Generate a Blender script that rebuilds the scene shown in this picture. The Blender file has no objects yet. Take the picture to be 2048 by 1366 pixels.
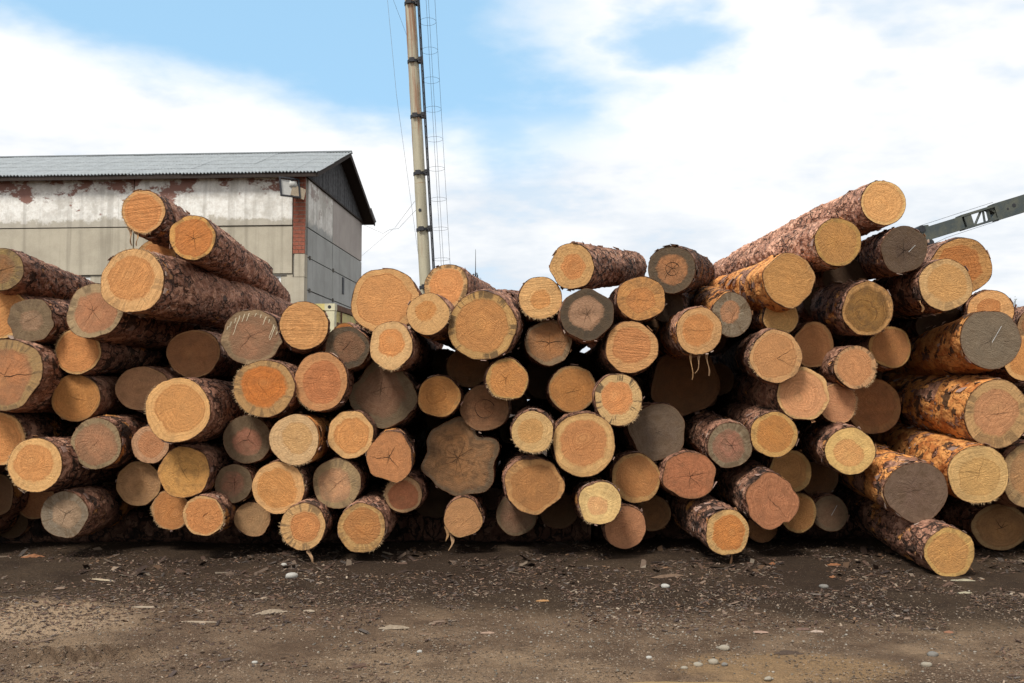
import bpy, bmesh, math, random
import numpy as np
from mathutils import Vector, Matrix

# ------------------------------------------------------------------ camera, sky, sun, exposure
S = bpy.context.scene
F, CAMH, HZ = 2000.0, 1.40, 800.0            # focal length in photo pixels, eye height, horizon row
PITCH = math.atan((HZ - 683.0) / F)
cam_d = bpy.data.cameras.new('camera'); cam = bpy.data.objects.new('camera', cam_d)
S.collection.objects.link(cam); S.camera = cam
cam.location = (0, 0, CAMH); cam.rotation_euler = (math.pi / 2 + PITCH, 0, 0)
cam_d.sensor_width = 36.0; cam_d.lens = 36.0 * F / 2048.0; cam_d.clip_end = 3000; cam_d.clip_start = 0.05
SUN_EL, SUN_AZ = math.radians(54), math.radians(212)      # azimuth clockwise from +Y: behind the camera, to its left
SUN_STRENGTH, SUN_ANGLE = 3.0, math.radians(16)
SKY_STRENGTH, CLOUD = 0.11, 0.77
S.view_settings.view_transform = 'Standard'; S.view_settings.look = 'None'
S.view_settings.exposure = 0.5; S.view_settings.gamma = 1.0
S.view_settings.use_curve_mapping = False
S.render.engine = 'CYCLES'
S.cycles.use_denoising = True
S.cycles.use_adaptive_sampling = True; S.cycles.adaptive_threshold = 0.02
S.cycles.max_bounces = 3; S.cycles.diffuse_bounces = 2; S.cycles.glossy_bounces = 2
S.cycles.transmission_bounces = 2; S.cycles.sample_clamp_indirect = 6

CP, SP = math.cos(PITCH), math.sin(PITCH)
def unproj(px, py, Y):
    """point of the place seen at photo pixel (px,py), Y metres in front; also metres per pixel there"""
    a, b = (px - 1024.0) / F, (683.0 - py) / F
    d = Vector((a, CP - b * SP, SP + b * CP)); k = Y / d.y
    return Vector((0, 0, CAMH)) + d * k, k / F
def ground_at(px, py):
    a, b = (px - 1024.0) / F, (683.0 - py) / F
    d = Vector((a, CP - b * SP, SP + b * CP)); k = -CAMH / d.z
    return Vector((d.x * k, d.y * k, 0.0))

class NT:
    """small helper to write node trees as expressions"""
    def __init__(s, tree): s.t = tree; s.n = tree.nodes; s.l = tree.links
    def new(s, typ, **kw):
        nd = s.n.new(typ)
        for k, v in kw.items(): setattr(nd, k, v)
        return nd
    def put(s, sock, v):
        if hasattr(v, 'is_linked') or isinstance(v, bpy.types.NodeSocket): s.l.new(v, sock)
        elif v is not None:
            if sock.type == 'RGBA' and len(v) == 3: v = (*v, 1.0)
            sock.default_value = v
    def m(s, op, a, b=None, c=None, clamp=False):
        nd = s.new('ShaderNodeMath', operation=op, use_clamp=clamp)
        s.put(nd.inputs[0], a)
        if b is not None: s.put(nd.inputs[1], b)
        if c is not None: s.put(nd.inputs[2], c)
        return nd.outputs[0]
    def add(s, a, b): return s.m('ADD', a, b)
    def sub(s, a, b): return s.m('SUBTRACT', a, b)
    def mul(s, a, b): return s.m('MULTIPLY', a, b)
    def v(s, op, a, b=None, scale=None):
        nd = s.new('ShaderNodeVectorMath', operation=op); s.put(nd.inputs[0], a)
        if b is not None: s.put(nd.inputs[1], b)
        if scale is not None: s.put(nd.inputs['Scale'], scale)
        return nd.outputs['Value'] if op in ('LENGTH', 'DOT_PRODUCT') else nd.outputs[0]
    def sm(s, x, lo, hi, a=0.0, b=1.0):
        nd = s.new('ShaderNodeMapRange', interpolation_type='SMOOTHSTEP', clamp=True)
        s.put(nd.inputs['Value'], x); s.put(nd.inputs['From Min'], lo); s.put(nd.inputs['From Max'], hi)
        s.put(nd.inputs['To Min'], a); s.put(nd.inputs['To Max'], b)
        return nd.outputs[0]
    def noise(s, vec, scale, detail=3.0, rough=0.55, dist=0.0, color=False):
        nd = s.new('ShaderNodeTexNoise'); s.put(nd.inputs['Vector'], vec)
        s.put(nd.inputs['Scale'], scale); s.put(nd.inputs['Detail'], detail); s.put(nd.inputs['Roughness'], rough); s.put(nd.inputs['Distortion'], dist)
        return nd.outputs['Color'] if color else nd.outputs[0]
    def voro(s, vec, scale, feature='F1', rnd=1.0):
        nd = s.new('ShaderNodeTexVoronoi', feature=feature); s.put(nd.inputs['Vector'], vec)
        s.put(nd.inputs['Scale'], scale); s.put(nd.inputs['Randomness'], rnd)
        return nd
    def mapv(s, vec, scale=(1, 1, 1), rot=(0, 0, 0), loc=(0, 0, 0)):
        nd = s.new('ShaderNodeMapping'); s.put(nd.inputs['Vector'], vec)
        s.put(nd.inputs['Scale'], scale); s.put(nd.inputs['Rotation'], rot); s.put(nd.inputs['Location'], loc)
        return nd.outputs[0]
    def mix(s, f, a, b, blend='MIX'):
        nd = s.new('ShaderNodeMix', data_type='RGBA', blend_type=blend); s.put(nd.inputs[0], f)
        s.put(nd.inputs[6], a); s.put(nd.inputs[7], b)
        return nd.outputs[2]
    def ramp(s, f, stops):
        nd = s.new('ShaderNodeValToRGB'); s.put(nd.inputs[0], f); e = nd.color_ramp.elements
        while len(e) < len(stops): e.new(0.5)
        for el, (p, c) in zip(e, stops): el.position = p; el.color = (*c, 1)
        return nd.outputs[0]
    def sep(s, vec):
        nd = s.new('ShaderNodeSeparateXYZ'); s.put(nd.inputs[0], vec); return nd.outputs
    def comb(s, x, y, z):
        nd = s.new('ShaderNodeCombineXYZ')
        for i, q in enumerate((x, y, z)): s.put(nd.inputs[i], q)
        return nd.outputs[0]
    def oattr(s, name, what='Fac'):
        return s.new('ShaderNodeAttribute', attribute_type='OBJECT', attribute_name=name).outputs[what]
    def gattr(s, name, what='Fac'):
        return s.new('ShaderNodeAttribute', attribute_type='GEOMETRY', attribute_name=name).outputs[what]
    def coord(s, what='Object'): return s.new('ShaderNodeTexCoord').outputs[what]
    def bump(s, h, strength=0.5, dist=0.01, normal=None):
        nd = s.new('ShaderNodeBump'); s.put(nd.inputs['Height'], h)
        s.put(nd.inputs['Strength'], strength); s.put(nd.inputs['Distance'], dist)
        if normal is not None: s.put(nd.inputs['Normal'], normal)
        return nd.outputs[0]

def material(name):
    m = bpy.data.materials.new(name); m.use_nodes = True
    t = NT(m.node_tree); b = m.node_tree.nodes['Principled BSDF']
    return m, t, b

# world: Nishita sky with broken bright cloud laid over it, by direction only
w = bpy.data.worlds.new('World'); S.world = w; w.use_nodes = True
t = NT(w.node_tree); bg = w.node_tree.nodes['Background']
sky = t.new('ShaderNodeTexSky', sky_type='NISHITA'); sky.sun_disc = False
sky.sun_elevation = SUN_EL; sky.sun_rotation = SUN_AZ; sky.altitude = 100
sky.air_density = 1.0; sky.dust_density = 1.0; sky.ozone_density = 2.0
dirv = t.v('NORMALIZE', t.coord('Generated'))
dx, dy, dz = t.sep(dirv)
az = t.m('ARCTAN2', dx, dy); el = t.m('ARCSINE', dz)
PX = t.add(t.mul(az, F), 1024.0); PY = t.sub(HZ, t.mul(el, F))       # degrees measured in units of 1/2000 rad
cp = t.v('DIVIDE', dirv, t.comb(t.add(t.m('ABSOLUTE', dz), 0.22), t.add(t.m('ABSOLUTE', dz), 0.22), 1.0))
n1 = t.noise(cp, 2.1, 6, 0.6)
n2 = t.noise(t.mapv(cp, (1, 1.25, 1), (0, 0, 0.5), (3.1, 1.7, 0.3)), 2.7, 4, 0.58)
nn = t.add(t.mul(t.sub(n1, 0.5), 1.0), t.mul(t.sub(n2, 0.5), 0.6))
# a clear belt across the sky ahead, upper left to centre
edge = t.add(t.sub(t.add(150.0, t.mul(PX, 0.17)), PY), t.mul(nn, 200.0))
clear = t.sm(edge, -40.0, 80.0)
clear = t.mul(clear, t.sm(t.add(PX, t.mul(nn, 700.0)), 900.0, 1290.0, 1.0, 0.0))
pool = t.m('SUBTRACT', 1.0, t.m('SQRT', t.add(t.m('POWER', t.mul(t.sub(PX, 1350.0), 1 / 250.0), 2.0), t.m('POWER', t.mul(t.sub(PY, 120.0), 1 / 110.0), 2.0))))
pool = t.mul(t.sm(t.add(pool, t.mul(nn, 2.4)), 0.0, 0.75), 0.85)
pool2 = t.m('SUBTRACT', 1.0, t.m('SQRT', t.add(t.m('POWER', t.mul(t.sub(PX, 1010.0), 1 / 210.0), 2.0), t.m('POWER', t.mul(t.sub(PY, 240.0), 1 / 150.0), 2.0))))
pool2 = t.mul(t.sm(t.add(pool2, t.mul(nn, 1.2)), 0.0, 0.8), 0.85)
low = t.mul(t.sm(t.add(nn, t.mul(t.sub(n2, 0.5), 0.6)), 0.10, 0.34), 0.30)
clear = t.m('MAXIMUM', t.m('MAXIMUM', clear, low), t.m('MAXIMUM', pool, pool2))
shade = t.sm(t.add(t.add(t.mul(n1, 0.55), t.mul(n2, 0.45)), t.sm(PY, 100.0, 700.0, -0.04, 0.10)), 0.43, 0.70)
ccol = t.mix(shade, (1.0, 1.0, 1.0), (0.72, 0.78, 0.85))
ccol = t.v('SCALE', ccol, scale=CLOUD)
skyc = t.v('SCALE', t.mix(0.65, sky.outputs[0], (3.1, 5.4, 7.3)), scale=SKY_STRENGTH)
t.put(bg.inputs['Color'], t.mix(clear, ccol, skyc)); bg.inputs['Strength'].default_value = 1.0
w.cycles.sampling_method = 'MANUAL'; w.cycles.sample_map_resolution = 512

sl = bpy.data.lights.new('sun', 'SUN'); sl.energy = SUN_STRENGTH; sl.angle = SUN_ANGLE; sl.color = (1.0, 0.955, 0.88)
so = bpy.data.objects.new('sun', sl); S.collection.objects.link(so)
sd = Vector((math.sin(SUN_AZ) * math.cos(SUN_EL), math.cos(SUN_AZ) * math.cos(SUN_EL), math.sin(SUN_EL)))
so.rotation_euler = sd.to_track_quat('Z', 'Y').to_euler(); so.location = sd * 60

# ------------------------------------------------------------------ numpy noise and mesh helpers
def _h(ix, iy, iz, seed):
    with np.errstate(over='ignore'):
        n = (ix.astype(np.uint32) * np.uint32(374761393) + iy.astype(np.uint32) * np.uint32(668265263)
             + iz.astype(np.uint32) * np.uint32(2147483647) + np.uint32((seed * 974711 + 12345) & 0xffffffff))
        n = (n ^ (n >> np.uint32(13))) * np.uint32(1274126177)
        n = (n ^ (n >> np.uint32(16))) * np.uint32(2246822519)
        n = n ^ (n >> np.uint32(15))
    return n.astype(np.float64) / 4294967295.0
def vnoise(p, seed=0):
    p = np.asarray(p, float); i = np.floor(p).astype(np.int64); f = p - i; f = f * f * (3 - 2 * f)
    r = 0
    for a in (0, 1):
        for b in (0, 1):
            for c in (0, 1):
                wgt = (f[:, 0] if a else 1 - f[:, 0]) * (f[:, 1] if b else 1 - f[:, 1]) * (f[:, 2] if c else 1 - f[:, 2])
                r = r + wgt * _h(i[:, 0] + a, i[:, 1] + b, i[:, 2] + c, seed)
    return r * 2 - 1
def fbm(p, seed=0, octv=4):
    r = 0; a = 1.0; p = np.asarray(p, float)
    for k in range(octv): r = r + a * vnoise(p * 2 ** k, seed + k * 17); a *= 0.5
    return r / 1.6
def worley(p, seed=0):
    i = np.floor(p).astype(np.int64); f1 = np.full(len(p), 9.0); f2 = f1.copy(); idv = np.zeros(len(p))
    for a in (-1, 0, 1):
        for b in (-1, 0, 1):
            for c in (-1, 0, 1):
                x, y, z = i[:, 0] + a, i[:, 1] + b, i[:, 2] + c
                q = np.stack([x + _h(x, y, z, seed), y + _h(x, y, z, seed + 1), z + _h(x, y, z, seed + 2)], 1)
                d = np.sqrt(((q - p) ** 2).sum(1)); nid = _h(x, y, z, seed + 3)
                lt = d < f1
                f2 = np.where(lt, f1, np.minimum(f2, d)); idv = np.where(lt, nid, idv); f1 = np.where(lt, d, f1)
    return f1, f2, idv
COL = S.collection
def mesh_np(name, verts, faces, mats=(), midx=None, smooth=False, fattr=None, vattr=None, cattr=None):
    """faces: list of index arrays of shape (n,k)"""
    me = bpy.data.meshes.new(name)
    verts = np.asarray(verts, np.float32)
    if not isinstance(faces, (list, tuple)): faces = [faces]
    faces = [np.asarray(f, np.int32) for f in faces if len(f)]
    nf = sum(len(f) for f in faces); idx = np.concatenate([f.ravel() for f in faces])
    tot = np.concatenate([np.full(len(f), f.shape[1], np.int32) for f in faces])
    me.vertices.add(len(verts)); me.vertices.foreach_set('co', verts.ravel())
    me.loops.add(len(idx)); me.loops.foreach_set('vertex_index', idx)
    me.polygons.add(nf)
    me.polygons.foreach_set('loop_start', np.concatenate([[0], np.cumsum(tot)[:-1]]).astype(np.int32))
    me.polygons.foreach_set('loop_total', tot)
    for m_ in mats: me.materials.append(m_)
    if midx is not None: me.polygons.foreach_set('material_index', np.asarray(midx, np.int32))
    me.polygons.foreach_set('use_smooth', np.full(nf, smooth, bool))
    for k, a in (vattr or {}).items():
        a = np.asarray(a, np.float32)
        at = me.attributes.new(k, 'FLOAT' if a.ndim == 1 else 'FLOAT_VECTOR', 'POINT')
        at.data.foreach_set('value' if a.ndim == 1 else 'vector', a.ravel())
    for k, a in (cattr or {}).items():
        at = me.attributes.new(k, 'FLOAT_COLOR', 'FACE')
        a = np.asarray(a, np.float32); a = np.concatenate([a, np.ones((len(a), 1), np.float32)], 1)
        at.data.foreach_set('color', a.ravel())
    me.update(calc_edges=True); me.validate()
    return me
def link(name, data, parent=None, **props):
    o = bpy.data.objects.new(name, data); COL.objects.link(o)
    if parent is not None: o.parent = parent
    for k, v in props.items(): o[k] = v
    return o
class MB:
    """collects boxes, tubes and prisms into ONE mesh"""
    def __init__(s): s.v = []; s.f = []
    def box(s, x0, x1, y0, y1, z0, z1, M=None):
        n = len(s.v)
        for z in (z0, z1):
            for x, y in ((x0, y0), (x1, y0), (x1, y1), (x0, y1)):
                p = Vector((x, y, z)); s.v.append(M @ p if M else p)
        s.f += [[n + i for i in q] for q in ((3, 2, 1, 0), (4, 5, 6, 7), (0, 1, 5, 4), (1, 2, 6, 5), (2, 3, 7, 6), (3, 0, 4, 7))]
        return s
    def tube(s, pts, r, seg=8, caps=True, closed=False):
        pts = [Vector(p) for p in pts]; n0 = len(s.v); N = len(pts)
        rr = r if isinstance(r, (list, tuple)) else [r] * N
        up = None
        for i, p in enumerate(pts):
            if closed: d = pts[(i + 1) % N] - pts[i - 1]
            else: d = pts[min(i + 1, N - 1)] - pts[max(i - 1, 0)]
            d.normalize()
            if up is None:
                up = Vector((0, 0, 1)) if abs(d.z) < 0.9 else Vector((1, 0, 0))
            a = d.cross(up).normalized(); b = a.cross(d).normalized(); up = b
            for k in range(seg):
                an = 2 * math.pi * k / seg
                s.v.append(p + a * math.cos(an) * rr[i] + b * math.sin(an) * rr[i])
        for i in range(N if closed else N - 1):
            j = (i + 1) % N
            for k in range(seg):
                l = (k + 1) % seg
                s.f.append([n0 + i * seg + k, n0 + i * seg + l, n0 + j * seg + l, n0 + j * seg + k])
        if caps and not closed:
            s.f.append([n0 + k for k in range(seg)][::-1]); s.f.append([n0 + (N - 1) * seg + k for k in range(seg)])
        return s
    def prism(s, poly, off):
        n = len(s.v); N = len(poly); off = Vector(off)
        s.v += [Vector(p) for p in poly] + [Vector(p) + off for p in poly]
        s.f.append([n + i for i in range(N)][::-1]); s.f.append([n + N + i for i in range(N)])
        for i in range(N):
            j = (i + 1) % N; s.f.append([n + i, n + j, n + N + j, n + N + i])
        return s
    def mesh(s, name, mat, smooth=False):
        me = bpy.data.meshes.new(name); me.from_pydata([tuple(p) for p in s.v], [], s.f); me.materials.append(mat)
        if smooth: me.polygons.foreach_set('use_smooth', np.full(len(me.polygons), True))
        bm = bmesh.new(); bm.from_mesh(me); bmesh.ops.recalc_face_normals(bm, faces=bm.faces); bm.to_mesh(me); bm.free()
        me.update(); return me
    def build(s, name, mat, parent=None, smooth=False, **props):
        return link(name, s.mesh(name, mat, smooth), parent, **props)
def thing(name, label, cat, loc=(0, 0, 0), rotz=0.0, group=None):
    o = link(name, None); o.location = loc; o.rotation_euler = (0, 0, rotz); o.empty_display_size = 0.1
    o['label'] = label; o['category'] = cat
    if group: o['group'] = group
    return o

# ------------------------------------------------------------------ materials
# sawn end of a log: sapwood ring, heartwood, growth rings, saw marks, blue stain, weathering
M_face, t, b = material('sawn_wood')
fp = t.gattr('fp', 'Vector'); rnd = t.oattr('rnd'); oc = t.v('ADD', t.coord('Object'), t.comb(t.mul(rnd, 37.0), t.mul(rnd, 91.0), 0.0))
fo = t.v('ADD', fp, t.comb(t.mul(rnd, 37.0), t.mul(rnd, 91.0), 0.0))
wob = t.noise(fo, 1.6, 3, 0.5); r0 = t.v('LENGTH', fp)
fx, fy, fz = t.sep(fp)
ctr = t.v('LENGTH', t.v('SUBTRACT', fp, t.comb(t.mul(t.m('SINE', t.mul(rnd, 50.0)), t.mul(t.sub(1.0, r0), 0.26)), t.mul(t.m('COSINE', t.mul(rnd, 77.0)), t.mul(t.sub(1.0, r0), 0.26)), 0.0)))
mid_ = t.noise(fo, 5.5, 3, 0.65); mott = t.noise(fo, 2.3, 4, 0.6)
rr = t.add(ctr, t.add(t.mul(t.sub(wob, 0.5), 0.26), t.mul(t.sub(mid_, 0.5), 0.09)))
fine = t.noise(oc, 75.0, 2, 0.7)
hm = t.sm(t.add(rr, t.mul(t.sub(fine, 0.5), 0.16)), t.add(t.oattr('heart'), 0.05), t.sub(t.oattr('heart'), 0.05))
sap, hrt = t.oattr('sapcol', 'Color'), t.oattr('heartcol', 'Color')
col = t.mix(hm, sap, hrt)
col = t.mix(t.mul(t.sm(rr, 0.34, 0.0), 0.35), col, t.mix(0.5, sap, hrt))
rings = t.noise(t.comb(t.mul(t.add(rr, t.mul(t.sub(fine, 0.5), 0.02)), 20.0), t.mul(rnd, 60.0), 0.0), 1.0, 3, 0.85)
col = t.mix(t.mul(t.sm(t.m('ABSOLUTE', t.sub(rr, t.sub(t.oattr('heart'), 0.02))), 0.035, 0.0), t.mul(t.sm(mott, 0.35, 0.6), 0.45)), col, t.v('MULTIPLY', hrt, (0.62, 0.52, 0.45)))
col = t.mix(t.mul(t.sm(rings, 0.40, 0.66), t.mul(t.oattr('ring'), t.sm(mott, 0.35, 0.65, 0.7, 1.5))), col, t.v('MULTIPLY', col, (0.55, 0.46, 0.38)))
sawv = t.mapv(oc, (1, 1, 1), t.comb(0.0, 0.0, t.oattr('sawang')))
saw = t.noise(t.mapv(sawv, (4.0, 130.0, 1.0)), 1.0, 3, 0.6)
saw2 = t.noise(t.mapv(sawv, (1.5, 34.0, 1.0)), 1.0, 2, 0.6)
sawm = t.add(t.mul(t.sub(saw, 0.5), 0.8), t.mul(t.sub(saw2, 0.5), 0.9))
val = t.add(1.0, t.mul(sawm, t.mul(t.oattr('saw'), 0.85)))
val = t.mul(val, t.add(0.62, t.mul(mott, 0.76)))
wool = t.noise(t.mapv(sawv, (60.0, 110.0, 1.0)), 1.0, 3, 0.75)
val = t.mul(val, t.add(t.sub(1.0, t.mul(t.add(0.35, t.mul(hm, 0.55)), 0.5)), t.mul(wool, t.add(0.35, t.mul(hm, 0.55)))))
col = t.v('SCALE', col, scale=val)
ang = t.m('ARCTAN2', fy, fx)
rad = t.noise(t.comb(t.mul(t.m('COSINE', ang), 5.0), t.mul(t.m('SINE', ang), 5.0), t.add(t.mul(r0, 0.9), t.mul(rnd, 44.0))), 1.0, 3, 0.65)
patch = t.noise(t.comb(t.mul(t.m('COSINE', ang), 1.3), t.mul(t.m('SINE', ang), 1.3), t.mul(rnd, 71.0)), 1.0, 2, 0.5)
st = t.mul(t.sm(t.add(rad, t.mul(t.sub(patch, 0.5), 0.9)), 0.50, 0.60), t.sm(rr, t.sub(t.oattr('heart'), 0.02), t.add(t.oattr('heart'), 0.08)))
col = t.mix(t.mul(st, t.oattr('stain')), col, (0.095, 0.070, 0.042))
wz = t.noise(t.v('ADD', fo, (9.1, 3.3, 0)), 1.9, 4, 0.65)
wth = t.mul(t.oattr('grey'), t.sm(t.add(wz, t.mul(t.sub(r0, 0.5), 0.45)), 0.30, 0.68))
col = t.mix(wth, col, t.mix(t.noise(fo, 9.0, 4, 0.7), (0.062, 0.046, 0.031), (0.22, 0.168, 0.112)))
drk = t.noise(t.v('ADD', fo, (4.7, 8.8, 0)), 3.1, 4, 0.7)
col = t.mix(t.mul(t.oattr('dirt'), t.sm(drk, 0.44, 0.64)), col, (0.080, 0.052, 0.030))
col = t.mix(t.sm(t.add(r0, t.mul(t.sub(t.noise(fo, 14.0, 3, 0.7), 0.5), 0.07)), 0.972, 1.0), col, (0.12, 0.065, 0.035))
col = t.v('MULTIPLY', col, (1.12, 0.985, 0.86))
t.put(b.inputs['Base Color'], col); b.inputs['Roughness'].default_value = 0.82; b.inputs['Specular IOR Level'].default_value = 0.25
bh = t.add(t.mul(sawm, t.mul(t.oattr('saw'), 2.6)), t.add(t.mul(rings, 0.6), t.mul(wool, 1.0)))
t.put(b.inputs['Normal'], t.bump(bh, 0.7, 0.010))

# pine bark
M_bark, t, b = material('pine_bark')
ob = t.coord('Object'); oi = t.new('ShaderNodeObjectInfo').outputs['Random']
p = t.v('ADD', ob, t.comb(t.mul(oi, 31.0), t.mul(oi, 17.0), t.mul(oi, 53.0)))
pst = t.mapv(p, (1, 1, 0.6)); big = t.noise(p, 2.4, 2, 0.6); med = t.noise(pst, 11.0, 3, 0.65); fin = t.noise(pst, 60.0, 2, 0.7)
# flaky layers: a noise field cut into terraces, every terrace its own tone
lay = t.mul(t.noise(pst, 3.9, 3.5, 0.6), 9.0); fr = t.m('FRACT', lay); lid = t.m('FLOOR', lay)
wn = t.new('ShaderNodeTexWhiteNoise', noise_dimensions='1D'); t.put(wn.inputs['W'], t.add(lid, t.m('FLOOR', t.mul(big, 7.0)))); vid = wn.outputs['Value']
base = t.ramp(t.add(t.mul(vid, 0.50), t.mul(med, 0.62)), [(0.20, (0.055, 0.028, 0.020)), (0.42, (0.135, 0.074, 0.053)), (0.66, (0.25, 0.150, 0.115)), (0.92, (0.44, 0.30, 0.235))])
# deep fissures between plates, broken up
wv = t.v('ADD', t.mapv(p, (1, 1, 0.42)), t.v('SCALE', t.noise(p, 8.0, 2, 0.6, color=True), scale=0.10))
vd = t.voro(wv, 10.5, 'DISTANCE_TO_EDGE').outputs['Distance']
fis = t.mul(t.sm(t.add(vd, t.mul(t.sub(fin, 0.5), 0.10)), 0.085, 0.02), t.sm(big, 0.40, 0.56))
base = t.mix(t.mul(t.sm(fr, 0.20, 0.03), 0.75), base, (0.045, 0.022, 0.015))
base = t.mix(t.mul(t.sm(fr, 0.80, 0.97), 0.55), base, (0.42, 0.29, 0.22))
base = t.mix(t.mul(fis, 0.9), base, (0.030, 0.018, 0.014))
inner = t.mix(t.sm(med, 0.35, 0.65), (0.34, 0.135, 0.040), (0.58, 0.32, 0.115))
om = t.sm(t.add(t.add(t.mul(big, 0.66), t.mul(med, 0.34)), t.mul(vid, 0.12)), t.sub(0.82, t.mul(t.oattr('orange'), 0.42)), t.sub(0.87, t.mul(t.oattr('orange'), 0.42)))
colr = t.mix(om, base, inner)
bm_ = t.sm(t.add(t.mul(t.noise(t.v('ADD', p, (5, 5, 5)), 5.0, 3, 0.65), 0.9), t.mul(vid, 0.14)), t.sub(0.68, t.mul(t.oattr('black'), 0.25)), t.sub(0.72, t.mul(t.oattr('black'), 0.25)))
colr = t.mix(t.mul(bm_, 0.88), colr, (0.022, 0.017, 0.015))
colr = t.v('MULTIPLY', colr, (1.22, 0.98, 0.80))
colr = t.v('SCALE', colr, scale=t.mul(t.oattr('btone'), t.add(0.62, t.mul(fin, 0.76))))
t.put(b.inputs['Base Color'], colr); b.inputs['Roughness'].default_value = 0.85; b.inputs['Specular IOR Level'].default_value = 0.25
hgt = t.add(t.mul(t.add(fr, t.mul(lid, 0.4)), 1.2), t.add(t.mul(med, 0.7), t.sub(t.mul(fin, 0.4), t.mul(fis, 1.6))))
hgt = t.mul(hgt, t.sm(om, 0.0, 1.0, 1.0, 0.45))
t.put(b.inputs['Normal'], t.bump(hgt, 1.0, 0.020))

def simple(name, col, rough=0.85, var=0.3, scale=20.0, bump=0.3, dist=0.01, metallic=0.0, spec=0.3, col2=None):
    m_, t, b = material(name); oc = t.coord('Object')
    n = t.noise(oc, scale, 5, 0.65); c2 = col2 or tuple(c * (1 - var) for c in col)
    t.put(b.inputs['Base Color'], t.mix(t.sm(n, 0.3, 0.7), c2, col)); b.inputs['Roughness'].default_value = rough
    b.inputs['Metallic'].default_value = metallic; b.inputs['Specular IOR Level'].default_value = spec
    if bump: t.put(b.inputs['Normal'], t.bump(t.noise(oc, scale * 3, 4, 0.7), bump, dist))
    return m_
M_crack = simple('crack_dark', (0.022, 0.013, 0.009), 0.95, 0.3, 40, 0)
M_resin = simple('dried_resin', (0.62, 0.52, 0.36), 0.6, 0.2, 40, 0.2)
M_mark = simple('chalk_mark', (0.60, 0.58, 0.55), 0.8, 0.3, 60, 0)
M_fringe = simple('wood_splinter', (0.56, 0.38, 0.20), 0.85, 0.45, 60, 0)
# loose bark, chips: colour carried by each piece
def piece_mat(name, rough=0.88):
    m_, t, b = material(name); oc = t.coord('Object'); c = t.gattr('pcol', 'Color')
    t.put(b.inputs['Base Color'], t.v('SCALE', c, scale=t.add(0.6, t.mul(t.noise(oc, 90.0, 3, 0.7), 0.8)))); b.inputs['Roughness'].default_value = rough
    b.inputs['Specular IOR Level'].default_value = 0.2
    t.put(b.inputs['Normal'], t.bump(t.noise(oc, 160.0, 3, 0.7), 0.5, 0.004)); return m_
M_piece = piece_mat('bark_piece_mat'); M_chip = piece_mat('chip_mat')

# packed dirt
M_dirt, t, b = material('packed_dirt')
g = t.coord('Object'); gx, gy, gz = t.sep(g)
nA = t.noise(g, 0.35, 3, 0.6); nB = t.noise(g, 2.2, 4, 0.65); nC = t.noise(g, 26.0, 4, 0.75); nD = t.noise(g, 110.0, 2, 0.7)
col = t.mix(t.sm(nB, 0.32, 0.68), (0.088, 0.062, 0.042), (0.150, 0.111, 0.076))
col = t.mix(t.mul(t.sm(t.add(nA, t.mul(nB, 0.35)), 0.62, 0.82), 0.75), col, (0.27, 0.205, 0.135))
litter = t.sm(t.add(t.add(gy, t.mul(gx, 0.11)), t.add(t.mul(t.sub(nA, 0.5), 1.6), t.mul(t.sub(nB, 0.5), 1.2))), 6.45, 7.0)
col = t.mix(t.mul(litter, 0.85), col, t.mix(nC, (0.011, 0.008, 0.006), (0.034, 0.024, 0.017)))  # bark litter, darkened further with the shade before the pile painted in
lx = t.add(t.m('POWER', t.mul(t.add(gx, 3.15), 1 / 0.85), 2.0), t.m('POWER', t.mul(t.sub(gy, 6.38), 1 / 0.62), 2.0))
col = t.mix(t.mul(t.sm(t.add(lx, t.mul(t.sub(nB, 0.5), 1.8)), 1.15, 0.35), 0.8), col, (0.33, 0.255, 0.175))
rx_ = t.add(t.m('POWER', t.mul(t.sub(gx, 1.45), 1 / 0.62), 2.0), t.m('POWER', t.mul(t.sub(gy, 5.42), 1 / 0.34), 2.0))
mud = t.sm(t.add(rx_, t.mul(t.sub(nB, 0.5), 2.4)), 1.2, 0.5)
col = t.mix(t.mul(mud, 0.75), col, (0.25, 0.175, 0.095))
col = t.v('SCALE', col, scale=t.mul(t.add(0.45, t.mul(nC, 1.1)), t.add(0.45, t.mul(nD, 1.1))))
grit = t.sep(t.voro(g, 75.0).outputs['Color'])
gd = t.voro(g, 75.0).outputs['Distance']
gm = t.mul(t.sm(gd, 0.30, 0.22), t.sm(grit[0], 0.86, 0.90))
col = t.mix(t.mul(gm, 0.8), col, t.mix(grit[1], (0.15, 0.12, 0.10), (0.38, 0.32, 0.26)))
col = t.v('MULTIPLY', col, (1.06, 0.94, 0.86))
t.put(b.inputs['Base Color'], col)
t.put(b.inputs['Roughness'], t.sub(t.sm(nB, 0.3, 0.7, 0.85, 0.98), t.mul(mud, 0.3)))
b.inputs['Specular IOR Level'].default_value = 0.10
t.put(b.inputs['Normal'], t.bump(t.add(t.add(t.mul(nC, 1.2), t.mul(nD, 0.35)), t.mul(gm, 0.5)), 0.9, 0.035))

M_puddle, t, b = material('muddy_water')
b.inputs['Base Color'].default_value = (0.27, 0.18, 0.085, 1); b.inputs['Roughness'].default_value = 0.12
b.inputs['Specular IOR Level'].default_value = 0.35
t.put(b.inputs['Normal'], t.bump(t.noise(t.coord('Object'), 9.0, 2, 0.5), 0.08, 0.01))
M_stone = simple('pebble_stone', (0.46, 0.42, 0.37), 0.85, 0.5, 30, 0.3, 0.004)

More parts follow.
